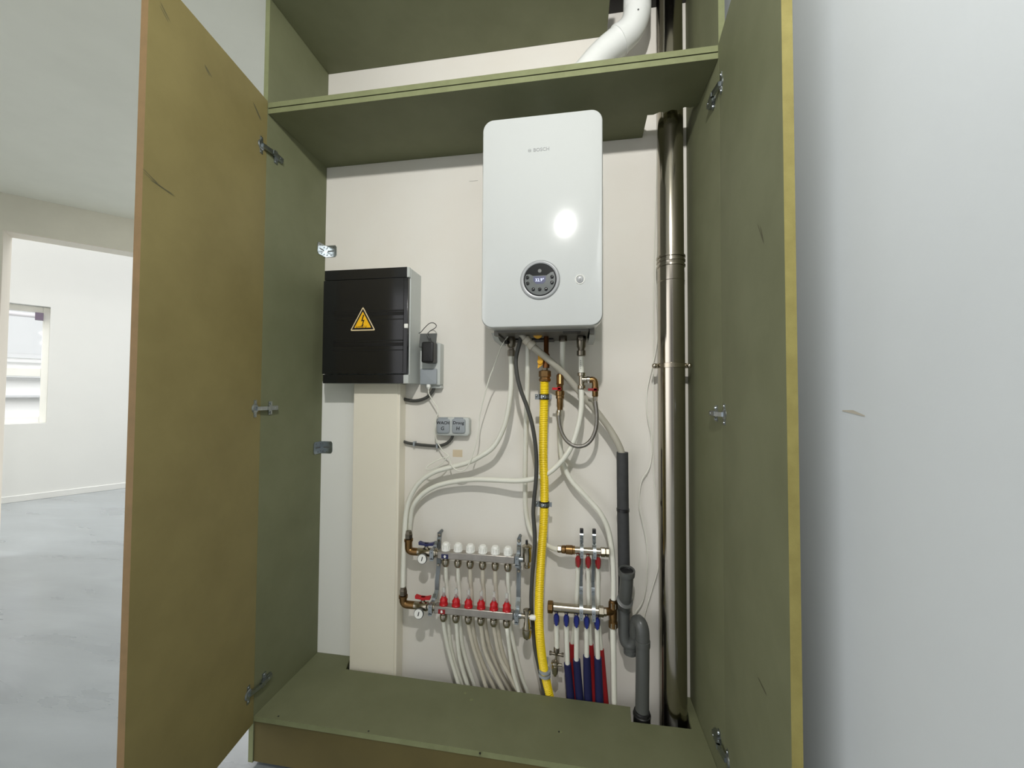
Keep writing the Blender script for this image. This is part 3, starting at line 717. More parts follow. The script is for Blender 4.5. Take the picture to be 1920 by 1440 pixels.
# pipe B (inner) from right valve
pB = thing('water_pipe', 'white pipe sweeping from the rightmost boiler valve across to the upper brass elbow', 'pipe', at(1090, 729, -.12))
part('pipe', MB().tube(pp_([(1090, 727, -.115), (1090.5, 745, -.115), (1090, 765, -.112), (1085.5, 793, -.11), (1077, 823, -.105), (1066, 847, -.10), (1049, 869, -.095), (1028, 887, -.092), (1002, 897.5, -.088), (970, 901.5, -.08), (930, 900, -.065), (890, 899, -.055), (852, 903, -.05), (818, 911.5, -.045), (792, 927, -.045), (774, 950, -.045), (769, 975, -.045), (767.5, 1002, -.045)]), .0098, 16), 'pipe_white', pB)
part('pipe', MB().tube(pp_([(1090, 666, -.13), (1090, 698, -.12)]), .0098, 16), 'pipe_white', pB, label='short white pipe piece with printed marking')
mk_ = MB()
for i in range(5):
    q = at(1088.5, 676+i*3.6, -.1365); mk_.box(q.x-.0009, q.x+.0009, q.y-.0003, q.y+.001, q.z-.002, q.z+.002)
part('pipe_print', mk_, 'dark_grey', pB)
b = MB(); b.lathe(at(1090, 668, -.13), (0, 0, 1), [(0, .012), (.003, .0165), (.020, .0165), (.022, .012), (.028, .013), (.034, .0165), (.06, .0175), (.085, .015), (.1, .015)], 12)
b.sph(at(1089, 633, -.146), .011, sc=(1, .8, 1)); b.lathe(at(1089, 634, -.15), (0, -1, 0), [(0, .009), (.006, .009), (.007, .005)], 16)
part('valve', b, 'nickel_dark', pB)
b = MB(); b.lathe(at(1090.5, 730, -.115), (0, 0, 1), [(0, .0125), (.003, .015), (.014, .015), (.016, .010), (.048, .010), (.050, .015), (.060, .0155), (.062, .012)], 12)
b.lathe(at(1091, 712, -.116), (1, 0, 0), [(0, .010), (.016, .010), (.018, .013), (.028, .013), (.03, .008)], 12)
part('tee_fitting', b, 'nickel', pB)
# filling loop: brass elbow, red tap, braided hose, brass check valve
lp = thing('filling_loop', 'braided steel filling hose hanging in a U between two brass taps with red levers', 'hose', at(1083, 835, -.10))
e_ = MB(); e_.tube(pp_([(1103, 713, -.116), (1110, 712, -.116), (1114.5, 714, -.116), (1116, 720, -.116), (1116, 727, -.116)]), .0115, 14, step=.006); e_.lathe(at(1116, 744, -.116), (0, 0, 1), [(0, .009), (.003, .011), (.02, .011), (.022, .013), (.036, .013)], 12)
part('brass_elbow', e_, 'brass', lp)
part('seal_ring', MB().lathe(at(1102, 713, -.116), (1, 0, 0), [(0, .0118), (.005, .0118)], 14), 'white_plastic', lp)
def lever(px, py, Y, L):
    q = at(px, py, Y); m_ = MB(); m_.box(q.x-L, q.x+.006, q.y-.014, q.y-.010, q.z-.0045, q.z+.0045); m_.lathe(q+Vector((0, -.002, 0)), (0, -1, 0), [(0, .007), (.012, .007)], 12)
    return m_
part('tap_lever', lever(1116, 730.5, -.126, .026), 'dark_red', lp, bevel=.001)
part('tap_lever', lever(1049, 729, -.128, .026), 'red', lp, bevel=.001)
b = MB(); b.lathe(at(1050, 701, -.116), (0, 0, -1), [(-.012, .005), (-.010, .005), (0, .005), (0, .010), (.006, .0135), (.035, .0135), (.038, .015), (.044, .011), (.062, .011), (.064, .017), (.080, .017), (.082, .015), (.092, .015), (.094, .012), (.124, .011), (.126, .010), (.134, .010)], 20)
b.cyl(at(1050, 700, -.116), at(1050, 700, -.03), .008)
part('check_valve', b, 'brass', lp)
hp_ = [(1116, 746, -.116), (1116.5, 756, -.116), (1119, 778, -.114), (1117.5, 802, -.112), (1109.5, 823, -.11), (1096.5, 835, -.11), (1081.5, 837, -.11), (1067, 830.5, -.11), (1056, 817, -.11), (1049.5, 798, -.112), (1047.5, 778, -.115), (1048, 768, -.116)]
part('braided_hose', MB().tube(pp_(hp_), .0072, 14), 'braid', lp)
f_ = MB(); f_.lathe(at(1116, 752, -.116), (0, 0, 1), [(0, .008), (.004, .0088), (.018, .0088), (.020, .010), (.036, .010)], 6); f_.lathe(at(1048, 779, -.115), (0, 0, 1), [(0, .0085), (.018, .0085), (.02, .007), (.03, .007)], 14)
part('ferrule', f_, 'nickel', lp)
# pipe C
solo('water_pipe', MB().tube(pp_([(989, 630, -.15), (989, 680, -.13), (988.5, 731, -.10), (986.5, 787, -.07), (985, 850, -.045), (984.5, 910, -.03), (985.5, 950, -.025), (990, 980, -.025), (998, 1002, -.03), (1010, 1015, -.035), (1025, 1022, -.04), (1036, 1028, -.05), (1052, 1030.5, -.07)]), .0092, 16), 'pipe_white', 'straight white pipe behind the black hose, ending at the small upper manifold', 'pipe')
# pipe D/E
pE = thing('water_pipe', 'white pipe from under the boiler bowing right to the lower brass tee', 'pipe', at(1055, 640, -.14))
part('pipe', MB().tube(pp_([(1055.5, 634, -.14), (1054.5, 665, -.12), (1053, 700, -.095), (1050.5, 745, -.07), (1049, 800, -.045), (1052, 850, -.04), (1059, 878, -.04), (1072, 902, -.045), (1089, 921, -.05), (1106, 939, -.05), (1124, 960, -.055), (1137, 984, -.055), (1144, 1010, -.055), (1148.5, 1045, -.06), (1150.5, 1085, -.065), (1150, 1132, -.07)]), .0098, 16), 'pipe_white', pE)
b = MB().lathe(at(1055.5, 641, -.14), (0, 0, 1), [(0, .012), (.003, .015), (.02, .015), (.024, .012), (.05, .012)], 6); part('nut', b, 'nickel_dark', pE)
part('pipe', MB().tube(pp_([(1149, 1176, -.075), (1150.5, 1240, -.075), (1152, 1330, -.07), (1155, 1430, -.06)]), .0105, 16), 'pipe_white', pE, label='lower length running down behind the plinth')
# grey drain hose into insulated waste pipe
dh = thing('drain_hose', 'grey condensate drain hose slanting across under the boiler into the black waste pipe', 'hose', at(985, 640, -.16))
part('hose', MB().tube(pp_([(968, 615, -.17), (992, 643, -.168), (1010, 659, -.165), (1035, 680, -.145), (1058, 702, -.112), (1080, 727, -.085), (1100, 750, -.075), (1122, 776, -.070), (1142, 803, -.065), (1157, 828, -.065), (1166, 850, -.06), (1168, 870, -.06)]), .0125, 16), 'hose_grey', dh)
a, b_ = at(984, 635, -.17), at(1000, 650, -.167); t = (b_-a).normalized(); L = (b_-a).length
part('hose_coupler', MB().lathe(a, t, [(0, .013), (.002, .0165), (L*.45, .0165), (L*.5, .014), (L*.6, .014), (L*.62, .0175), (L, .0175)], 14), 'pipe_shaded', dh)
# black hose
solo('black_hose', MB().tube(pp_([(980, 616, -.16), (975, 640, -.17), (967.5, 672, -.165), (969.5, 703, -.16), (977, 733, -.155), (989, 765, -.15), (998, 797, -.145), (1004, 835, -.135), (1006, 870, -.125), (1004.5, 905, -.12), (1001, 940, -.115), (1000, 965, -.115), (1003, 1005, -.115), (1001.5, 1040, -.115), (998.5, 1075, -.11), (996, 1120, -.10), (997, 1150, -.08), (1000, 1178, -.075), (1003, 1215, -.075), (1011, 1252, -.075), (1021, 1305, -.07), (1030, 1380, -.06)]), .0076, 14), 'rubber', 'dark rubber hose snaking down just left of the yellow gas pipe', 'hose')
# ------------------------------------------------------------------ gas pipe
gp_ = thing('gas_pipe', 'yellow corrugated gas pipe running down from the boiler to the plinth', 'gas pipe', at(1020, 716, -.13))
gpts = pp_([(1021, 714, -.13), (1020.5, 744, -.125), (1019, 800, -.115), (1018.5, 860, -.10), (1020.5, 905, -.09), (1020.5, 945, -.085), (1019, 985, -.085), (1015, 1040, -.09), (1012, 1095, -.095), (1010.5, 1145, -.10), (1012, 1190, -.10), (1016, 1230, -.085), (1021, 1262, -.076), (1029, 1300, -.064), (1044, 1370, -.045)])
part('corrugated_tube', MB().tube(gpts, .016, 18, step=.0016, rad=lambda i, n: .0158+.0011*math.sin(i*2*PI/4.0)), 'yellow', gp_)
b = MB().lathe(at(1021.5, 716, -.13), (0, 0, 1), [(0, .018), (.003, .0215), (.012, .0215), (.013, .019), (.018, .019), (.019, .0225), (.040, .0225), (.043, .017)], 6); part('brass_nut', b, 'brass', gp_)
b = MB().lathe(at(1021.5, 697, -.13), (0, 0, 1), [(0, .010), (.002, .0115), (.022, .0115), (.024, .008)], 6); part('hex_nipple', b, 'nickel', gp_)
b = MB().lathe(at(1024, 690, -.135), (0, 0, 1), [(0, .012), (.02, .014), (.05, .013), (.055, .009), (.16, .009)], 14); part('copper_pipe', b, 'copper', gp_)
b = MB(); q = at(1009, 627, -.15); b.lathe(q, (0, -1, 0), [(0, .012), (.01, .018), (.016, .018), (.018, .014)], 20)
b.box(q.x-.012, q.x+.012, q.y+.001, q.y+.01, q.z, q.z+.03)
part('gas_tap', b, 'yellow_valve', gp_)
b = MB(); q = at(1013, 678, -.15); b.lathe(q, (0, -1, 0), [(0, .010), (.010, .010), (.011, .006)], 16); b.prism([(q.x-.008, q.z+.035), (q.x+.014, q.z+.012), (q.x+.008, q.z-.012), (q.x-.009, q.z-.026)], 'y', q.y-.004, q.y+.002)
part('tap_handle', b, 'yellow_valve', gp_)
def clampring(px, py, Y, ax_=(0, 0, 1)):
    q = at(px, py, Y); m1 = MB().lathe(q-Vector((0, 0, .010)), ax_, [(0, .0178), (.001, .0198), (.019, .0198), (.02, .0178)], 24)
    m2 = MB().lathe(q-Vector((0, 0, .006)), ax_, [(0, .0199), (.0005, .0206), (.0115, .0206), (.012, .0199)], 24)
    m2.obox(q+Vector((-.026, -.002, 0)), (.007, 0, 0), (0, .004, 0), (0, 0, .010)); m2.obox(q+Vector((.024, -.002, 0)), (.005, 0, 0), (0, .004, 0), (0, 0, .008))
    m2.sph(q+Vector((-.001, -.021, 0)), .006, sc=(1, .7, 1)); m2.sph(q+Vector((-.028, -.008, .004)), .005)
    m2.cyl(q+Vector((0, .018, 0)), Vector((q.x, -.001, q.z)), .005)
    return m1, m2
for n_, (px, py, Y) in enumerate(((1020, 744, -.125), (1020.5, 945, -.085))):
    m1, m2 = clampring(px, py, Y)
    cg = thing('pipe_clamp', ('upper black and steel clamp around the yellow gas pipe, just below the brass nut', 'middle steel clamp around the yellow gas pipe, halfway down')[n_], 'clamp', (at(px, py, Y).x, 0, at(px, py, Y).z), 'clamps holding the gas pipe')
    part('rubber_liner', m1, 'black', cg); part('steel_band', m2, 'zinc', cg)
q = at(1021, 1261, -.076); cg = thing('pipe_clip', 'grey plastic clip around the bottom of the yellow gas pipe', 'clamp', (q.x, 0, q.z), 'clamps holding the gas pipe')
b = MB()
for dz in (-.012, .004): b.lathe(q+Vector((0, 0, dz)), (.08, 0, 1), [(0, .0178), (.001, .023), (.009, .023), (.010, .0178)], 24)
b.box(q.x-.008, q.x+.008, q.y+.017, -.001, q.z-.01, q.z+.01)
part('clip_ring', b, 'mid_grey', cg)

# ------------------------------------------------------------------ waste pipe + trap
wp = thing('waste_pipe', 'dark grey plastic waste pipe with trap beside the steel flue', 'drain pipe', at(1168, 1100, -.05))
part('insulated_pipe', MB().tube(pp_([(1167, 848, -.055), (1168, 950, -.055), (1170, 1062, -.055), (1170.5, 1120, -.055)]), .0215, 20, step=.05), 'insul', wp)
for px, py in ((1168, 956),):
    q = at(px, py, -.055); b = MB(); b.lathe(q, (0, 0, 1), [(-.006, .0216), (-.005, .0235), (.005, .0235), (.006, .0216)], 20); b.box(q.x-.010, q.x+.010, q.y+.02, -.001, q.z-.006, q.z+.006)
    part('pipe_clip', b, 'black', wp)
part('lower_pipe', MB().tube(pp_([(1170, 1110, -.055), (1170, 1178, -.055)]), .0215, 20, step=.05), 'pvc', wp)
part('pipe_ring', MB().lathe(at(1170, 1146, -.055), (0, 0, 1), [(0, .0216), (.001, .0245), (.012, .0245), (.013, .0216)], 24), 'pvc', wp)
# open upward branch socket
q0 = at(1171, 1138, -.06); q1 = at(1173, 1115, -.09); q2 = at(1175, 1085, -.105); q3 = at(1175, 1072, -.108)
b = MB().tube([q0, q1, q2, q3], .0235, 22, step=.006); part('branch_body', b, 'pvc', wp)
t = Vector((0, -.18, 1)).normalized()
b = MB().lathe(q3-t*.014, t, [(0, .024), (.001, .0285), (.020, .0295), (.022, .0290), (.0215, .0235), (.006, .0225)], 32); part('open_socket', b, 'pvc', wp)
part('socket_seal', MB().lathe(q3-t*.003, t, [(0, .023), (.006, .023), (.0062, .020), (.004, .019)], 28), 'black', wp)
b = MB().lathe(at(1171.5, 1126, -.085), (0.1, -.75, .75), [(-.006, .024), (-.005, .029), (.005, .029), (.006, .024)], 28); part('pipe_ring', b, 'pvc', wp)
# trap: down, U, up, over, down
tr_ = pp_([(1170, 1165, -.055), (1170, 1188, -.055), (1173, 1203, -.058), (1181, 1210, -.062), (1189, 1203, -.068), (1192, 1188, -.074), (1193, 1172, -.082)])
part('trap_bend', MB().tube(tr_, .0205, 20, step=.008), 'pvc', wp)
part('trap_cup', MB().lathe(at(1182, 1226, -.064), (0, 0, 1), [(0, .018), (.003, .0245), (.014, .0245), (.015, .022), (.024, .0225), (.026, .018)], 24), 'pvc', wp)
part('upper_bend', MB().tube(pp_([(1192.5, 1190, -.080), (1192.5, 1176, -.086), (1195, 1166, -.096), (1200, 1168, -.108), (1204, 1180, -.116), (1205, 1196, -.118), (1205, 1212, -.118)]), .0235, 22, step=.006), 'pvc', wp)
part('pipe_ring', MB().lathe(at(1205, 1211, -.118), (0, 0, 1), [(-.001, .0236), (0, .0255), (.020, .0258), (.021, .0236)], 28), 'pvc', wp)
part('down_pipe', MB().tube(pp_([(1205, 1206, -.118), (1204, 1340, -.118)])+[Vector((at(1204, 1340, -.118).x, -.118, .01))], .0232, 22, step=.06, smooth=False), 'pvc', wp)
q = at(1203.5, 1342, -.118)
part('rubber_collar', MB().lathe((q.x, q.y, q.z-.06), (0, 0, 1), [(0, .029), (.06, .029), (.062, .0305), (.066, .0305), (.068, .028), (.072, .0285), (.078, .0265), (.079, .0235)], 30), 'black', wp)

# ------------------------------------------------------------------ thin cables beside flue
solo('thin_cable', MB().tube(pp_([(1236, 10, -.02), (1235, 120, -.02), (1233, 260, -.015), (1230, 360, -.013), (1226.5, 480, -.012), (1225, 600, -.012), (1225, 700, -.012), (1225, 860, -.012), (1228, 915, -.012), (1233, 965, -.012), (1237, 1010, -.012), (1235, 1060, -.012), (1224, 1100, -.012), (1211, 1144, -.014), (1207, 1165, -.018), (1205, 1195, -.03), (1208, 1300, -.03)]), .0021, 8, step=.02), 'pipe_white', 'thin pale cable running straight down close beside the steel flue', 'cable')
solo('thin_cable', MB().tube(pp_([(1238, 10, -.016), (1237, 200, -.016), (1234, 400, -.016), (1230, 520, -.016), (1234, 600, -.02), (1232, 640, -.02), (1227, 671, -.018), (1217, 712, -.018), (1212.5, 741, -.018), (1214, 778, -.018), (1221, 816, -.018), (1222, 850, -.018), (1217, 878, -.018), (1204, 899, -.018), (1199, 925, -.018), (1199, 952, -.018), (1205, 980, -.018), (1211, 1008, -.018), (1214, 1040, -.018), (1213.5, 1070, -.018), (1211, 1101, -.018), (1204, 1130, -.018), (1190, 1152, -.02), (1186, 1180, -.02)]), .0021, 8, step=.015), 'pipe_white', 'thin pale cable swinging out in a loose bow left of the steel flue', 'cable')

# ------------------------------------------------------------------ underfloor heating manifold
UY, LY = -.085, -.105
ux0, ux1 = at(822, 1045, UY).x, at(966, 1050, UY).x; uz = at(893, 1046, UY-.016).z
lx0, lx1 = at(816, 1150, LY).x, at(963, 1155, LY).x; lz = at(889, 1150.5, LY-.016).z
def ball_valve(root, x0, z, Y, hcol, hname):
    """nickel valve body left of the bar, with lever and dial thermometer"""
    b = MB(); b.lathe((x0, Y, z), (-1, 0, 0), [(0, .013), (.006, .013), (.007, .018), (.018, .018), (.019, .014), (.028, .014), (.032, .018), (.062, .018), (.066, .015), (.085, .015)], 14)
    b.lathe((x0-.05, Y, z), (0, 0, 1), [(.012, .008), (.026, .008)], 12)
    part('ball_valve', b, 'nickel', root)
    h = MB(); zz = z+.030; xc = x0-.050
    h.lathe((xc, Y, zz-.006), (0, 0, 1), [(0, .008), (.006, .010), (.012, .009)], 14)
    for s_ in (-1, 1):
        h.prism([(xc, zz-.003), (xc+s_*.012, zz-.002), (xc+s_*.030, zz-.001), (xc+s_*.031, zz+.011), (xc+s_*.012, zz+.006), (xc, zz+.006)][::s_], 'y', Y-.009, Y+.009)
    part('valve_lever', h, hcol, root, bevel=.001)
    t = MB(); c = Vector((x0-.056, Y-.018, z-.016))
    t.lathe(c, (0, -1, .1), [(0, .016), (.006, .0195), (.012, .0195), (.013, .018)], 26)
    th = part('thermometer', t, 'dark_grey', root)
    f = MB().lathe(c+Vector((0, -.0132, .0013)), (0, -1, .1), [(0, .0172), (.0004, .0172)], 26); part('dial_face', f, 'white_plastic', th)
    f = MB().obox(c+Vector((.0005, -.0142, .0015)), (.0016, 0, -.0006), (0, .0002, 0), (.002, 0, .0085)); part('needle', f, 'black', th)
def corner_elbow(root, xe, zt, zb, Y, xr):
    b = MB(); b.tube([(xe, Y, zt), (xe, Y, zb+.012), (xe+.006, Y, zb+.003), (xe+.016, Y, zb), (xr, Y, zb)], .0145, 16, step=.006)
    b.lathe((xe, Y, zt-.004), (0, 0, 1), [(0, .0145), (.001, .0175), (.010, .0175), (.011, .0145)], 16)
    part('brass_elbow', b, 'brass', root)
    part('compression_nut', MB().lathe((xe, Y, zt+.007), (0, 0, 1), [(0, .012), (.002, .0155), (.018, .0155), (.020, .0135), (.026, .013), (.03, .0115)], 6), 'nickel_dark', root)
capX = [at(px, 1040, UY).x for px in (836, 859.5, 882, 905, 929, 952.5)]
x_first, pitch = capX[0], (capX[5]-capX[0])/5
capX = [x_first+pitch*i for i in range(6)]
def bar_mb(x0, x1, Y, z, h=.0145): return MB().box(x0, x1, Y-.016, Y+.016, z-h, z+h)
mu = thing('heating_manifold', 'upper steel underfloor heating manifold with six white caps and blue lever', 'manifold', (ux0, UY, uz))
part('bar', bar_mb(ux0, ux1, UY, uz), 'manifold', mu, bevel=.003)
ml = thing('heating_manifold', 'lower steel underfloor heating manifold with six red flow meters and red lever', 'manifold', (lx0, LY, lz))
part('bar', bar_mb(lx0, lx1, LY, lz), 'manifold', ml, bevel=.003)
def fitting(root, x, Y, z):
    b = MB().lathe((x, Y, z), (0, 0, -1), [(0, .010), (.006, .010), (.007, .0135), (.012, .0150), (.020, .0150), (.026, .0140), (.032, .011)], 14)
    part('compression_fitting', b, 'nickel', root)
capB = []
for i, x in enumerate(capX):
    b = MB().lathe((x, UY, uz+.0146), (0, 0, 1), [(0, .0175), (.004, .0178), (.006, .0155), (.022, .0140), (.028, .0125), (.030, .010)], 20)
    for a in range(10):
        an = 2*PI*a/10; b.obox((x+.0155*math.cos(an), UY+.0155*math.sin(an), uz+.027), (.0012*math.cos(an), .0012*math.sin(an), 0), (-.002*math.sin(an), .002*math.cos(an), 0), (0, 0, .009))
    part('cap', b, 'white_plastic', mu)
    fitting(mu, x, UY, uz-.0146); 
    b = MB().lathe((x, LY, lz+.0146), (0, 0, 1), [(0, .0165), (.004, .0168), (.006, .0150), (.016, .0145), (.017, .0155), (.020, .0150), (.025, .0105), (.032, .0085)], 20)
    fm = part('flow_meter', b, 'red', ml)
    part('sight_glass', MB().lathe((x, LY, lz+.030+.0166), (0, 0, 1), [(0, .0068), (.030, .0068), (.034, .0045)], 14), 'glass', fm)
    part('float', MB().lathe((x, LY, lz+.040), (0, 0, 1), [(0, .004), (.012, .0035), (.020, .0015)], 8), 'dark_red', fm)
    fitting(ml, x, LY, lz-.0146)
for root, px, py, Y, colr, up in ((mu, 834, 1043.5, UY, 'navy', 1), (ml, 828, 1147, LY, 'dark_red', -1)):
    q = at(px, py, Y-.016)
    s_ = part('sticker', MB().box(q.x-.014, q.x+.014, Y-.0166, Y-.0160, q.z-.0085, q.z+.0085), colr, root)
    pts = [(-.003, -.005), (.003, -.005), (.003, .0005), (.0062, .0005), (0, .0055), (-.0062, .0005), (-.003, .0005)]
    pts = [(q.x+x*1.1, q.z+z*up*1.1) for x, z in pts]
    part('arrow', MB().prism(pts, 'y', Y-.0168, Y-.0166), 'white_plastic', s_)
ball_valve(mu, ux0, uz+.001, UY, 'navy', 'blue'); ball_valve(ml, lx0, lz+.001, LY, 'red', 'red')
e1 = at(767, 1030, UY); corner_elbow(mu, at(766.5, 1030, UY).x-.001, at(767, 1013, UY).z, uz, UY, ux0-.083)
corner_elbow(ml, at(756, 1130, LY).x, at(755.5, 1119, LY).z, lz+.001, LY, lx0-.083)
# right-hand ends: nut, air vent (upper) and drain vent (lower)
b = MB().lathe((ux1, UY, uz), (1, 0, 0), [(0, .0135), (.004, .0175), (.012, .0175), (.014, .011), (.03, .010)], 14); part('end_nut', b, 'zinc', mu)
vx = at(988.5, 1035, UY).x
b = MB().lathe((vx, UY, uz-.030), (0, 0, 1), [(0, .010), (.004, .013), (.010, .013), (.012, .010), (.024, .010), (.026, .017), (.052, .018), (.074, .018), (.076, .0195), (.082, .0195), (.086, .014), (.090, .008)], 20); b.cyl((ux1+.02, UY, uz), (vx, UY, uz), .009)
av = part('air_vent', b, 'nickel', mu); part('vent_pin', MB().lathe((vx-.002, UY, uz+.060), (0, 0, 1), [(0, .005), (.014, .0045)], 12), 'black', av)
b = MB().lathe((lx1, LY, lz), (1, 0, 0), [(0, .0135), (.004, .0175), (.012, .0175), (.014, .011), (.03, .010)], 14); part('end_nut', b, 'zinc', ml)
vx = at(988, 1160, LY).x
b = MB().lathe((vx, LY, lz-.080), (0, 0, 1), [(0, .008), (.003, .014), (.020, .018), (.034, .018), (.036, .0135), (.052, .0125), (.06, .010), (.092, .010), (.095, .014), (.104, .0145), (.108, .006)], 20); b.cyl((lx1+.02, LY, lz), (vx+.012, LY, lz), .009)
av = part('drain_vent', b, 'nickel', ml); part('vent_tip', MB().lathe((vx, LY, lz-.086), (0, 0, 1), [(0, .004), (.006, .005)], 10), 'black', av)
part('knob', MB().lathe((vx+.010, LY-.002, lz-.001), (1, 0, 0), [(0, .007), (.008, .010), (.022, .0095), (.024, .007)], 14), 'white_plastic', av)
# mounting brackets
def man_bracket(x, xl, ztop, w, label):
    t = thing('manifold_bracket', label, 'bracket', (x, 0, lz), 'galvanised straps carrying the two heating manifolds')
    s1 = MB().ribbon([(x, -.030, ztop), (x, -.030, uz+.045), (x, -.034, uz+.040), (x, -.0365, uz+.03), (x, -.0365, lz+.130), (xl, -.060, lz+.080), (xl, -.060, lz+.045), (xl, -.075, lz+.030), (xl, -.085, lz+.022)], w, .003)
    s1.cyl((x, -.030, uz+.06), (x, -.001, uz+.06), .006); s1.cyl((x, -.0365, lz+.135), (x, -.001, lz+.135), .006)
    part('strap', s1, 'zinc_dark', t)
    c1 = MB()
    for (cx, Y, zc) in ((x-(.006 if x < .6 else -.002), UY, uz), (xl-(.004 if x < .6 else -.002), LY, lz)):
        c1.box(cx-w*.45, cx+w*.45, Y-.0195, Y+.019, zc+.0150, zc+.0175); c1.box(cx-w*.45, cx+w*.45, Y-.0195, Y-.0170, zc-.024, zc+.0150); c1.box(cx-w*.45, cx+w*.45, Y-.0195, Y+.019, zc-.0175, zc-.0152)
        c1.ribbon([(cx, Y+.019, zc+.016), (cx, Y+.020, zc+.024), (cx, Y+.034, zc+.034)], w*.8, .003)
    parts('clamp', c1, 'zinc', t)
    b1 = MB()
    for z in (ztop-.010, ztop-.030, lz+.135): b1.lathe((x, -.033 if z > uz else -.038, z), (0, -1, 0), [(0, .006), (.003, .0055), (.006, .004)], 10)
    parts('bolt', b1, 'nickel', t); 
    h1 = MB()
    for (cx, Y, zc) in ((x-(.006 if x < .6 else -.002), UY, uz), (xl-(.004 if x < .6 else -.002), LY, lz)):
        for dz in (.008, -.014): h1.lathe((cx, Y-.0194, zc+dz), (0, -1, 0), [(0, .0018), (.0004, .0018)], 8)
    parts('bolt_hole', h1, 'black', t)
man_bracket(at(823, 1030, -.035).x, at(819, 1120, -.06).x, at(823, 998, -.03).z, .0165, 'tall galvanised strap at the left end of the two heating manifolds')
man_bracket(at(973, 1040, -.035).x, at(972, 1120, -.06).x, at(973, 1009, -.03).z, .0165, 'tall galvanised strap at the right end of the two heating manifolds')

# loop pipes
lowX = capX
def down(P): 
    e = P[-1]; d = (P[-1]-P[-2]).normalized()
    return P+[e+d*.09+Vector((0, 0.004, -.02))]
front = [[(832, 1172), (837, 1203), (847, 1241), (860, 1284)], [(856, 1174), (860, 1222), (867.5, 1256), (877, 1286)], [(879, 1176), (888, 1215), (898, 1245), (911, 1288)],
         [(902.5, 1178), (909, 1220), (927.5, 1262), (942.5, 1292)], [(926.5, 1180), (937, 1231), (955, 1266), (971, 1296)], [(951, 1182), (956, 1220), (962, 1259), (973, 1298)]]
back = [[(842, 1180), (846, 1215), (855, 1250), (868, 1286)], [(864, 1182), (869, 1218), (879, 1255), (890, 1287)], [(888, 1184), (897, 1222), (911, 1258), (926, 1290)],
        [(912, 1186), (922, 1225), (938, 1260), (955, 1293)], [(935, 1188), (944, 1228), (955, 1260), (966, 1297)], [(960, 1190), (969, 1231), (978, 1269), (990, 1300)]]
ordn = ['leftmost', 'second-from-left', 'third-from-left', 'fourth-from-left', 'fifth-from-left', 'rightmost']
for i in range(6):
    mt_ = 'pipe_white' if i in (0, 1, 5) else 'pipe_shaded'
    P = [Vector((capX[i], LY, lz-.044))]+[at(x, y, LY+.012*k+.004-(.010 if i == 5 else 0)) for k, (x, y) in enumerate(front[i])]
    solo('heating_pipe', MB().tube(down(P), .0078, 12), mt_, '%s pipe below the lower manifold, under the %s red flow meter' % ('white' if mt_ == 'pipe_white' else 'shaded cream', ordn[i]), 'pipe', 'supply pipes under the lower manifold')
    P = [Vector((capX[i], UY, uz-.044)), Vector((capX[i], -.078, uz-.10)), Vector((capX[i]+.001, -.066, lz+.06)), Vector((capX[i]+.003, -.060, lz-.02))]+[at(x, y, ((-.052, -.045, -.040, -.036), (-.048, -.034, -.024, -.018))[i == 3][k]) for k, (x, y) in enumerate(back[i])]
    solo('heating_pipe', MB().tube(down(P), .0078, 12), mt_, '%s pipe from the upper manifold, below the %s white cap' % ('white' if mt_ == 'pipe_white' else 'shaded cream', ordn[i]), 'pipe', 'return pipes from the upper manifold')

# ------------------------------------------------------------------ small water manifolds on the right
SU, SL = -.075, -.09
mu2 = thing('water_manifold', 'small upper nickel manifold with three dark red taps right of the gas pipe', 'manifold', at(1105, 1033, SU))
z_ = at(1100, 1033, SU).z; x0 = at(1078, 1033, SU).x; x1 = at(1126, 1033, SU).x
part('bar', MB().lathe((x0, SU, z_), (1, 0, 0), [(0, .0135), (x1-x0, .0135)], 22), 'nickel', mu2)
part('end_nut', MB().lathe((x1, SU, z_), (1, 0, 0), [(0, .0155), (.002, .0175), (.016, .0175), (.018, .014), (.020, .0165), (.030, .0165)], 6), 'nickel', mu2)
xb = at(1052, 1031, SU).x
part('brass_coupling', MB().lathe((xb, SU, z_), (1, 0, 0), [(0, .010), (.002, .014), (.014, .0155), (.016, .013), (.018, .0165), (.042, .0175), (.044, .0155), (x0-xb, .0155)], 12), 'brass', mu2)
part('compression_nut', MB().lathe((xb-.014, SU, z_), (1, 0, 0), [(0, .011), (.002, .013), (.014, .013)], 6), 'nickel', mu2)
ml2 = thing('water_manifold', 'small lower nickel manifold with five blue taps and a brass tee', 'manifold', at(1090, 1142, SL))
zl_ = at(1085, 1142.5, SL).z; xa = at(1038, 1141, SL).x; xc_ = at(1122, 1145, SL).x
part('bar', MB().lathe((xa, SL, zl_), (1, 0, 0), [(0, .0165), (.004, .0165), (xc_-xa, .0160)], 24), 'nickel', ml2)
part('end_cap', MB().lathe((xa-.022, SL, zl_), (1, 0, 0), [(0, .0195), (.002, .0225), (.018, .0225), (.021, .018)], 8), 'brass', ml2)
part('end_nut', MB().lathe((xc_, SL, zl_), (1, 0, 0), [(0, .0165), (.002, .019), (.018, .019), (.020, .015), (.028, .015)], 6), 'nickel', ml2)
q = at(1149.5, 1130, -.073); q2 = at(1149, 1177, -.075)
b = MB().lathe((q.x, -.073, q2.z), (0, 0, 1), [(0, .014), (.002, .0165), (.022, .0165), (.024, .0135), (.036, .0145), (.060, .0145), (.066, .013), (.070, .0165), (.092, .0165), (.094, .0135), (.10, .013)], 14)
b.tube([(xc_+.02, SL, zl_), (xc_+.035, SL+.004, zl_), (q.x, -.073, zl_-.004)], .0135, 14, step=.006)
part('brass_tee', b, 'brass', ml2)
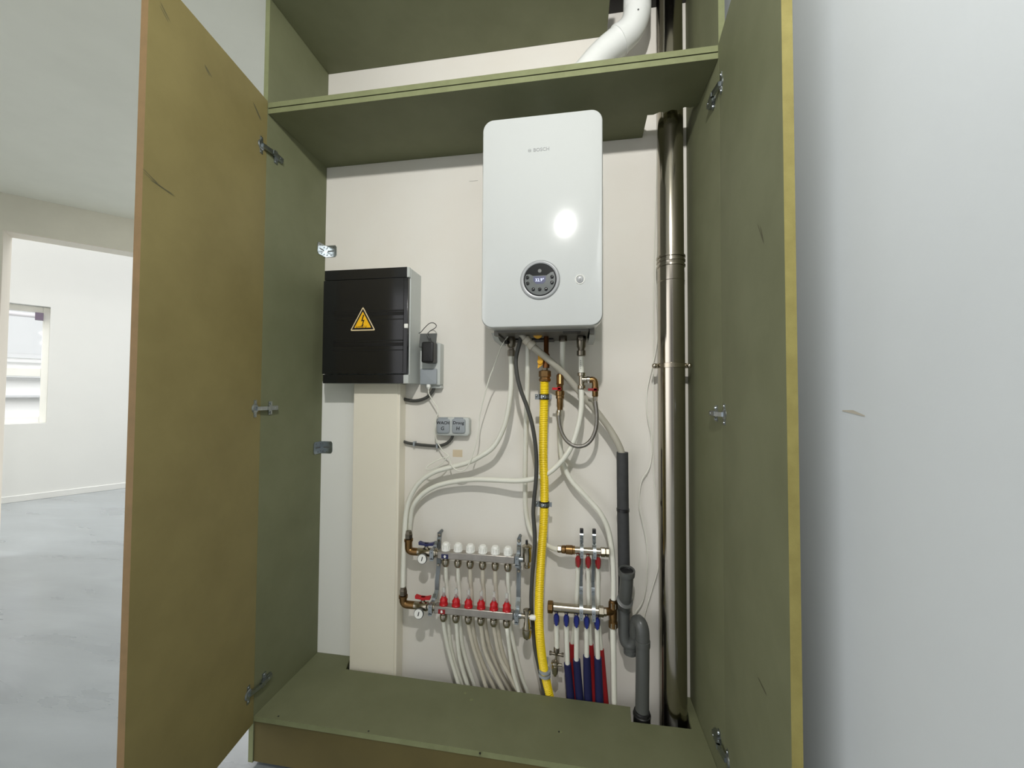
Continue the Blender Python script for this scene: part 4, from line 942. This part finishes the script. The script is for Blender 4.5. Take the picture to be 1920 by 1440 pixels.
part('tee_nut', MB().lathe((q.x, -.073, q2.z-.001), (0, 0, 1), [(0, .014), (.002, .0172), (.020, .0172), (.021, .014)], 6), 'nickel', ml2)
part('tee_nut', MB().lathe((q.x, -.073, q2.z+.072), (0, 0, 1), [(0, .014), (.002, .0172), (.020, .0172), (.022, .013), (.028, .012)], 6), 'nickel', ml2)
def tap(root, x, Y, z, colr):
    b = MB().lathe((x, Y-.001, z), (0, 0, -1), [(0, .006), (.004, .0065), (.012, .007)], 12); b.lathe((x, Y, z-.046), (0, 0, 1), [(0, .0105), (.012, .0115), (.030, .0095)], 12)
    bd = part('tap_body', b, 'nickel', root)
    h = MB(); h.loft([[(x+sx*w, Y-.010-dy, z-t) for sx, dy in ((-1, 0), (-.55, .009), (.55, .009), (1, 0), (.55, -.004), (-.55, -.004))] for t, w in ((.004, .004), (.009, .009), (.018, .0108), (.030, .0100), (.038, .0085), (.044, .0045))])
    part('tap_handle', h, colr, root)
redX = [at(px, 1055, SU).x for px in (1084, 1102.7, 1121.3)]
for x in redX: tap(mu2, x, SU, z_-.012, 'dark_red')
bluX = [at(px, 1165, SL).x for px in (1043.5, 1062, 1081, 1100, 1119.5)]
for x in bluX: tap(ml2, x, SL, zl_-.014, 'blue')
for j, (pxu, pxl, ptop) in enumerate(((1090.5, 1089.5, 992), (1114, 1112, 993))):
    xu, xl2 = at(pxu, 1060, -.045).x, at(pxl, 1120, -.05).x
    t = thing('manifold_bracket', ('left of the two shiny bracket straps across the small water manifolds', 'right of the two shiny bracket straps across the small water manifolds')[j], 'bracket', (xu, 0, zl_), 'shiny straps holding the small water manifolds')
    zt_ = at(pxu, ptop, -.05).z
    part('strap', MB().ribbon([(xu, -.030, z_+.01), (xu, -.028, z_-.02), (xl2, -.028, zl_+.075), (xl2, -.05, zl_+.068), (xl2, -.052, zl_+.045)], .0125, .003), 'zinc_dark', t)
    s1 = MB().ribbon([(xu, -.045, zt_-.014), (xu, -.050, zt_-.022), (xu, -.046, zt_-.032), (xu, -.046, zt_-.052), (xu, -.060, zt_-.060), (xu, -.072, z_+.022), (xu, SU-.012, z_+.013), (xu, SU-.018, z_), (xu, SU-.017, z_-.022)], .0125, .003)
    s1.cyl((xu, -.046, zt_-.040), (xu, -.001, zt_-.040), .006); s1.lathe((xu, -.048, zt_-.042), (0, -1, 0), [(0, .0052), (.004, .004)], 8)
    s1.ribbon([(xl2, -.052, zl_+.066), (xl2, -.056, zl_+.058), (xl2, -.056, zl_+.040), (xl2, -.066, zl_+.032), (xl2, -.078, zl_+.026), (xl2, SL-.010, zl_+.017), (xl2, SL-.0185, zl_+.004), (xl2, SL-.019, zl_-.030)], .0130, .003)
    s1.lathe((xl2, -.058, zl_+.050), (0, -1, 0), [(0, .0052), (.004, .004)], 8)
    part('clamp', s1, 'zinc', t)
    part('rubber_end', MB().box(xu-.0068, xu+.0068, -.050, -.036, zt_-.018, zt_), 'black', t, bevel=.002)
    h1 = MB()
    for (hx_, Y, zz) in ((xu, SU-.0195, z_), (xu, SU-.0185, z_-.014), (xl2, SL-.0205, zl_-.002), (xl2, SL-.0205, zl_-.022)): h1.lathe((hx_, Y, zz), (0, -1, 0), [(-.001, .0017), (.0004, .0017)], 8)
    parts('bolt_hole', h1, 'black', t)
# drops: red circuit (behind), blue circuit (front)
zend = 0.03
reds = [((1083, 1070), (1080, 1150), (1073, 1206), (1077, 1312), 13), ((1103.5, 1070), (1104, 1150), (1107.5, 1208), (1113, 1316), 13), ((1121.5, 1070), (1122, 1150), (1127, 1217), (1134, 1319), 13)]
rl = ['leftmost of the three pipes in red sleeves behind the blue ones', 'middle of the three pipes in red sleeves behind the blue ones', 'rightmost of the three pipes in red sleeves behind the blue ones']
for i, (a, b_, c_, d_, w_) in enumerate(reds):
    t = thing('sleeved_pipe', rl[i], 'pipe', at(c_[0], c_[1], -.045), 'white pipes with red sleeves')
    A, B, Cc, Dd = Vector((redX[i], SU, z_-.058)), at(*b_, -.05), at(*c_, -.045), at(*d_, -.045)
    part('pipe', MB().tube([A, B, Cc, Cc.lerp(Dd, .1)], .0080, 12), 'pipe_white', t)
    e = Dd+(Dd-Cc)*.4; part('sleeve', MB().tube([Cc, Dd, e], .0125, 14, rad=lambda k, n: .0108+.0060*k/n), 'red_sleeve', t)
blues = [((1062, 1186), (1064, 1244), (1070, 1310)), ((1081, 1186), (1081, 1237), (1087, 1312)), ((1100, 1186), (1100, 1230), (1103, 1315)), ((1119.5, 1186), (1121, 1233), (1124, 1318))]
bl_ = ['second', 'third', 'fourth', 'fifth']
for i, (a, b_, c_) in enumerate(blues):
    t = thing('sleeved_pipe', 'navy sleeved white pipe under the %s blue tap from the left' % bl_[i], 'pipe', at(b_[0], b_[1], -.08), 'white pipes with navy sleeves')
    A, B, Cc = Vector((bluX[i+1], SL, zl_-.058)), at(*b_, -.080), at(*c_, -.062)
    part('pipe', MB().tube([A, B, B.lerp(Cc, .1)], .0092, 12), 'pipe_white', t)
    e = Cc+(Cc-B)*.5; part('sleeve', MB().tube([B, Cc, e], .0145, 16, rad=lambda k, n: .0135+.0030*k/n), 'blue_sleeve', t)
t = thing('drain_tap', 'short white pipe with chrome drain tap below the leftmost blue tap', 'tap', at(1044, 1230, -.08))
part('pipe', MB().tube([Vector((bluX[0], SL, zl_-.058)), at(1044, 1215, -.088)], .0088, 12), 'pipe_white', t)
q = at(1043.5, 1219, -.088)
b = MB().lathe(q+Vector((0, 0, .012)), (0, 0, -1), [(0, .0085), (.004, .0105), (.018, .0105), (.02, .007), (.03, .006)], 10)
q = at(1043.5, 1226, -.088); b.cyl(q+Vector((-.022, 0, .001)), q+Vector((.022, 0, -.003)), .005, 10)
for s_ in (-1, 1): b.lathe(q+Vector((s_*.018, 0, -.001*s_)), (s_, 0, 0), [(0, .007), (.008, .0075), (.009, .005)], 8)
part('cross_fitting', b, 'nickel_dark', t)
q = at(1040.5, 1250, -.088)
b = MB(); b.cyl(at(1043.5, 1228, -.088), at(1042, 1242, -.088), .0035, 8)
b.lathe(q+Vector((0, 0, .022)), (0, 0, -1), [(0, .008), (.003, .013), (.009, .014), (.011, .009), (.016, .009), (.018, .0115), (.036, .012), (.046, .0105), (.048, .006), (.056, .005)], 16)
b.cyl(q+Vector((0, 0, .008)), q+Vector((.026, -.002, .010)), .0055, 10)
part('tap_body', b, 'nickel', t)
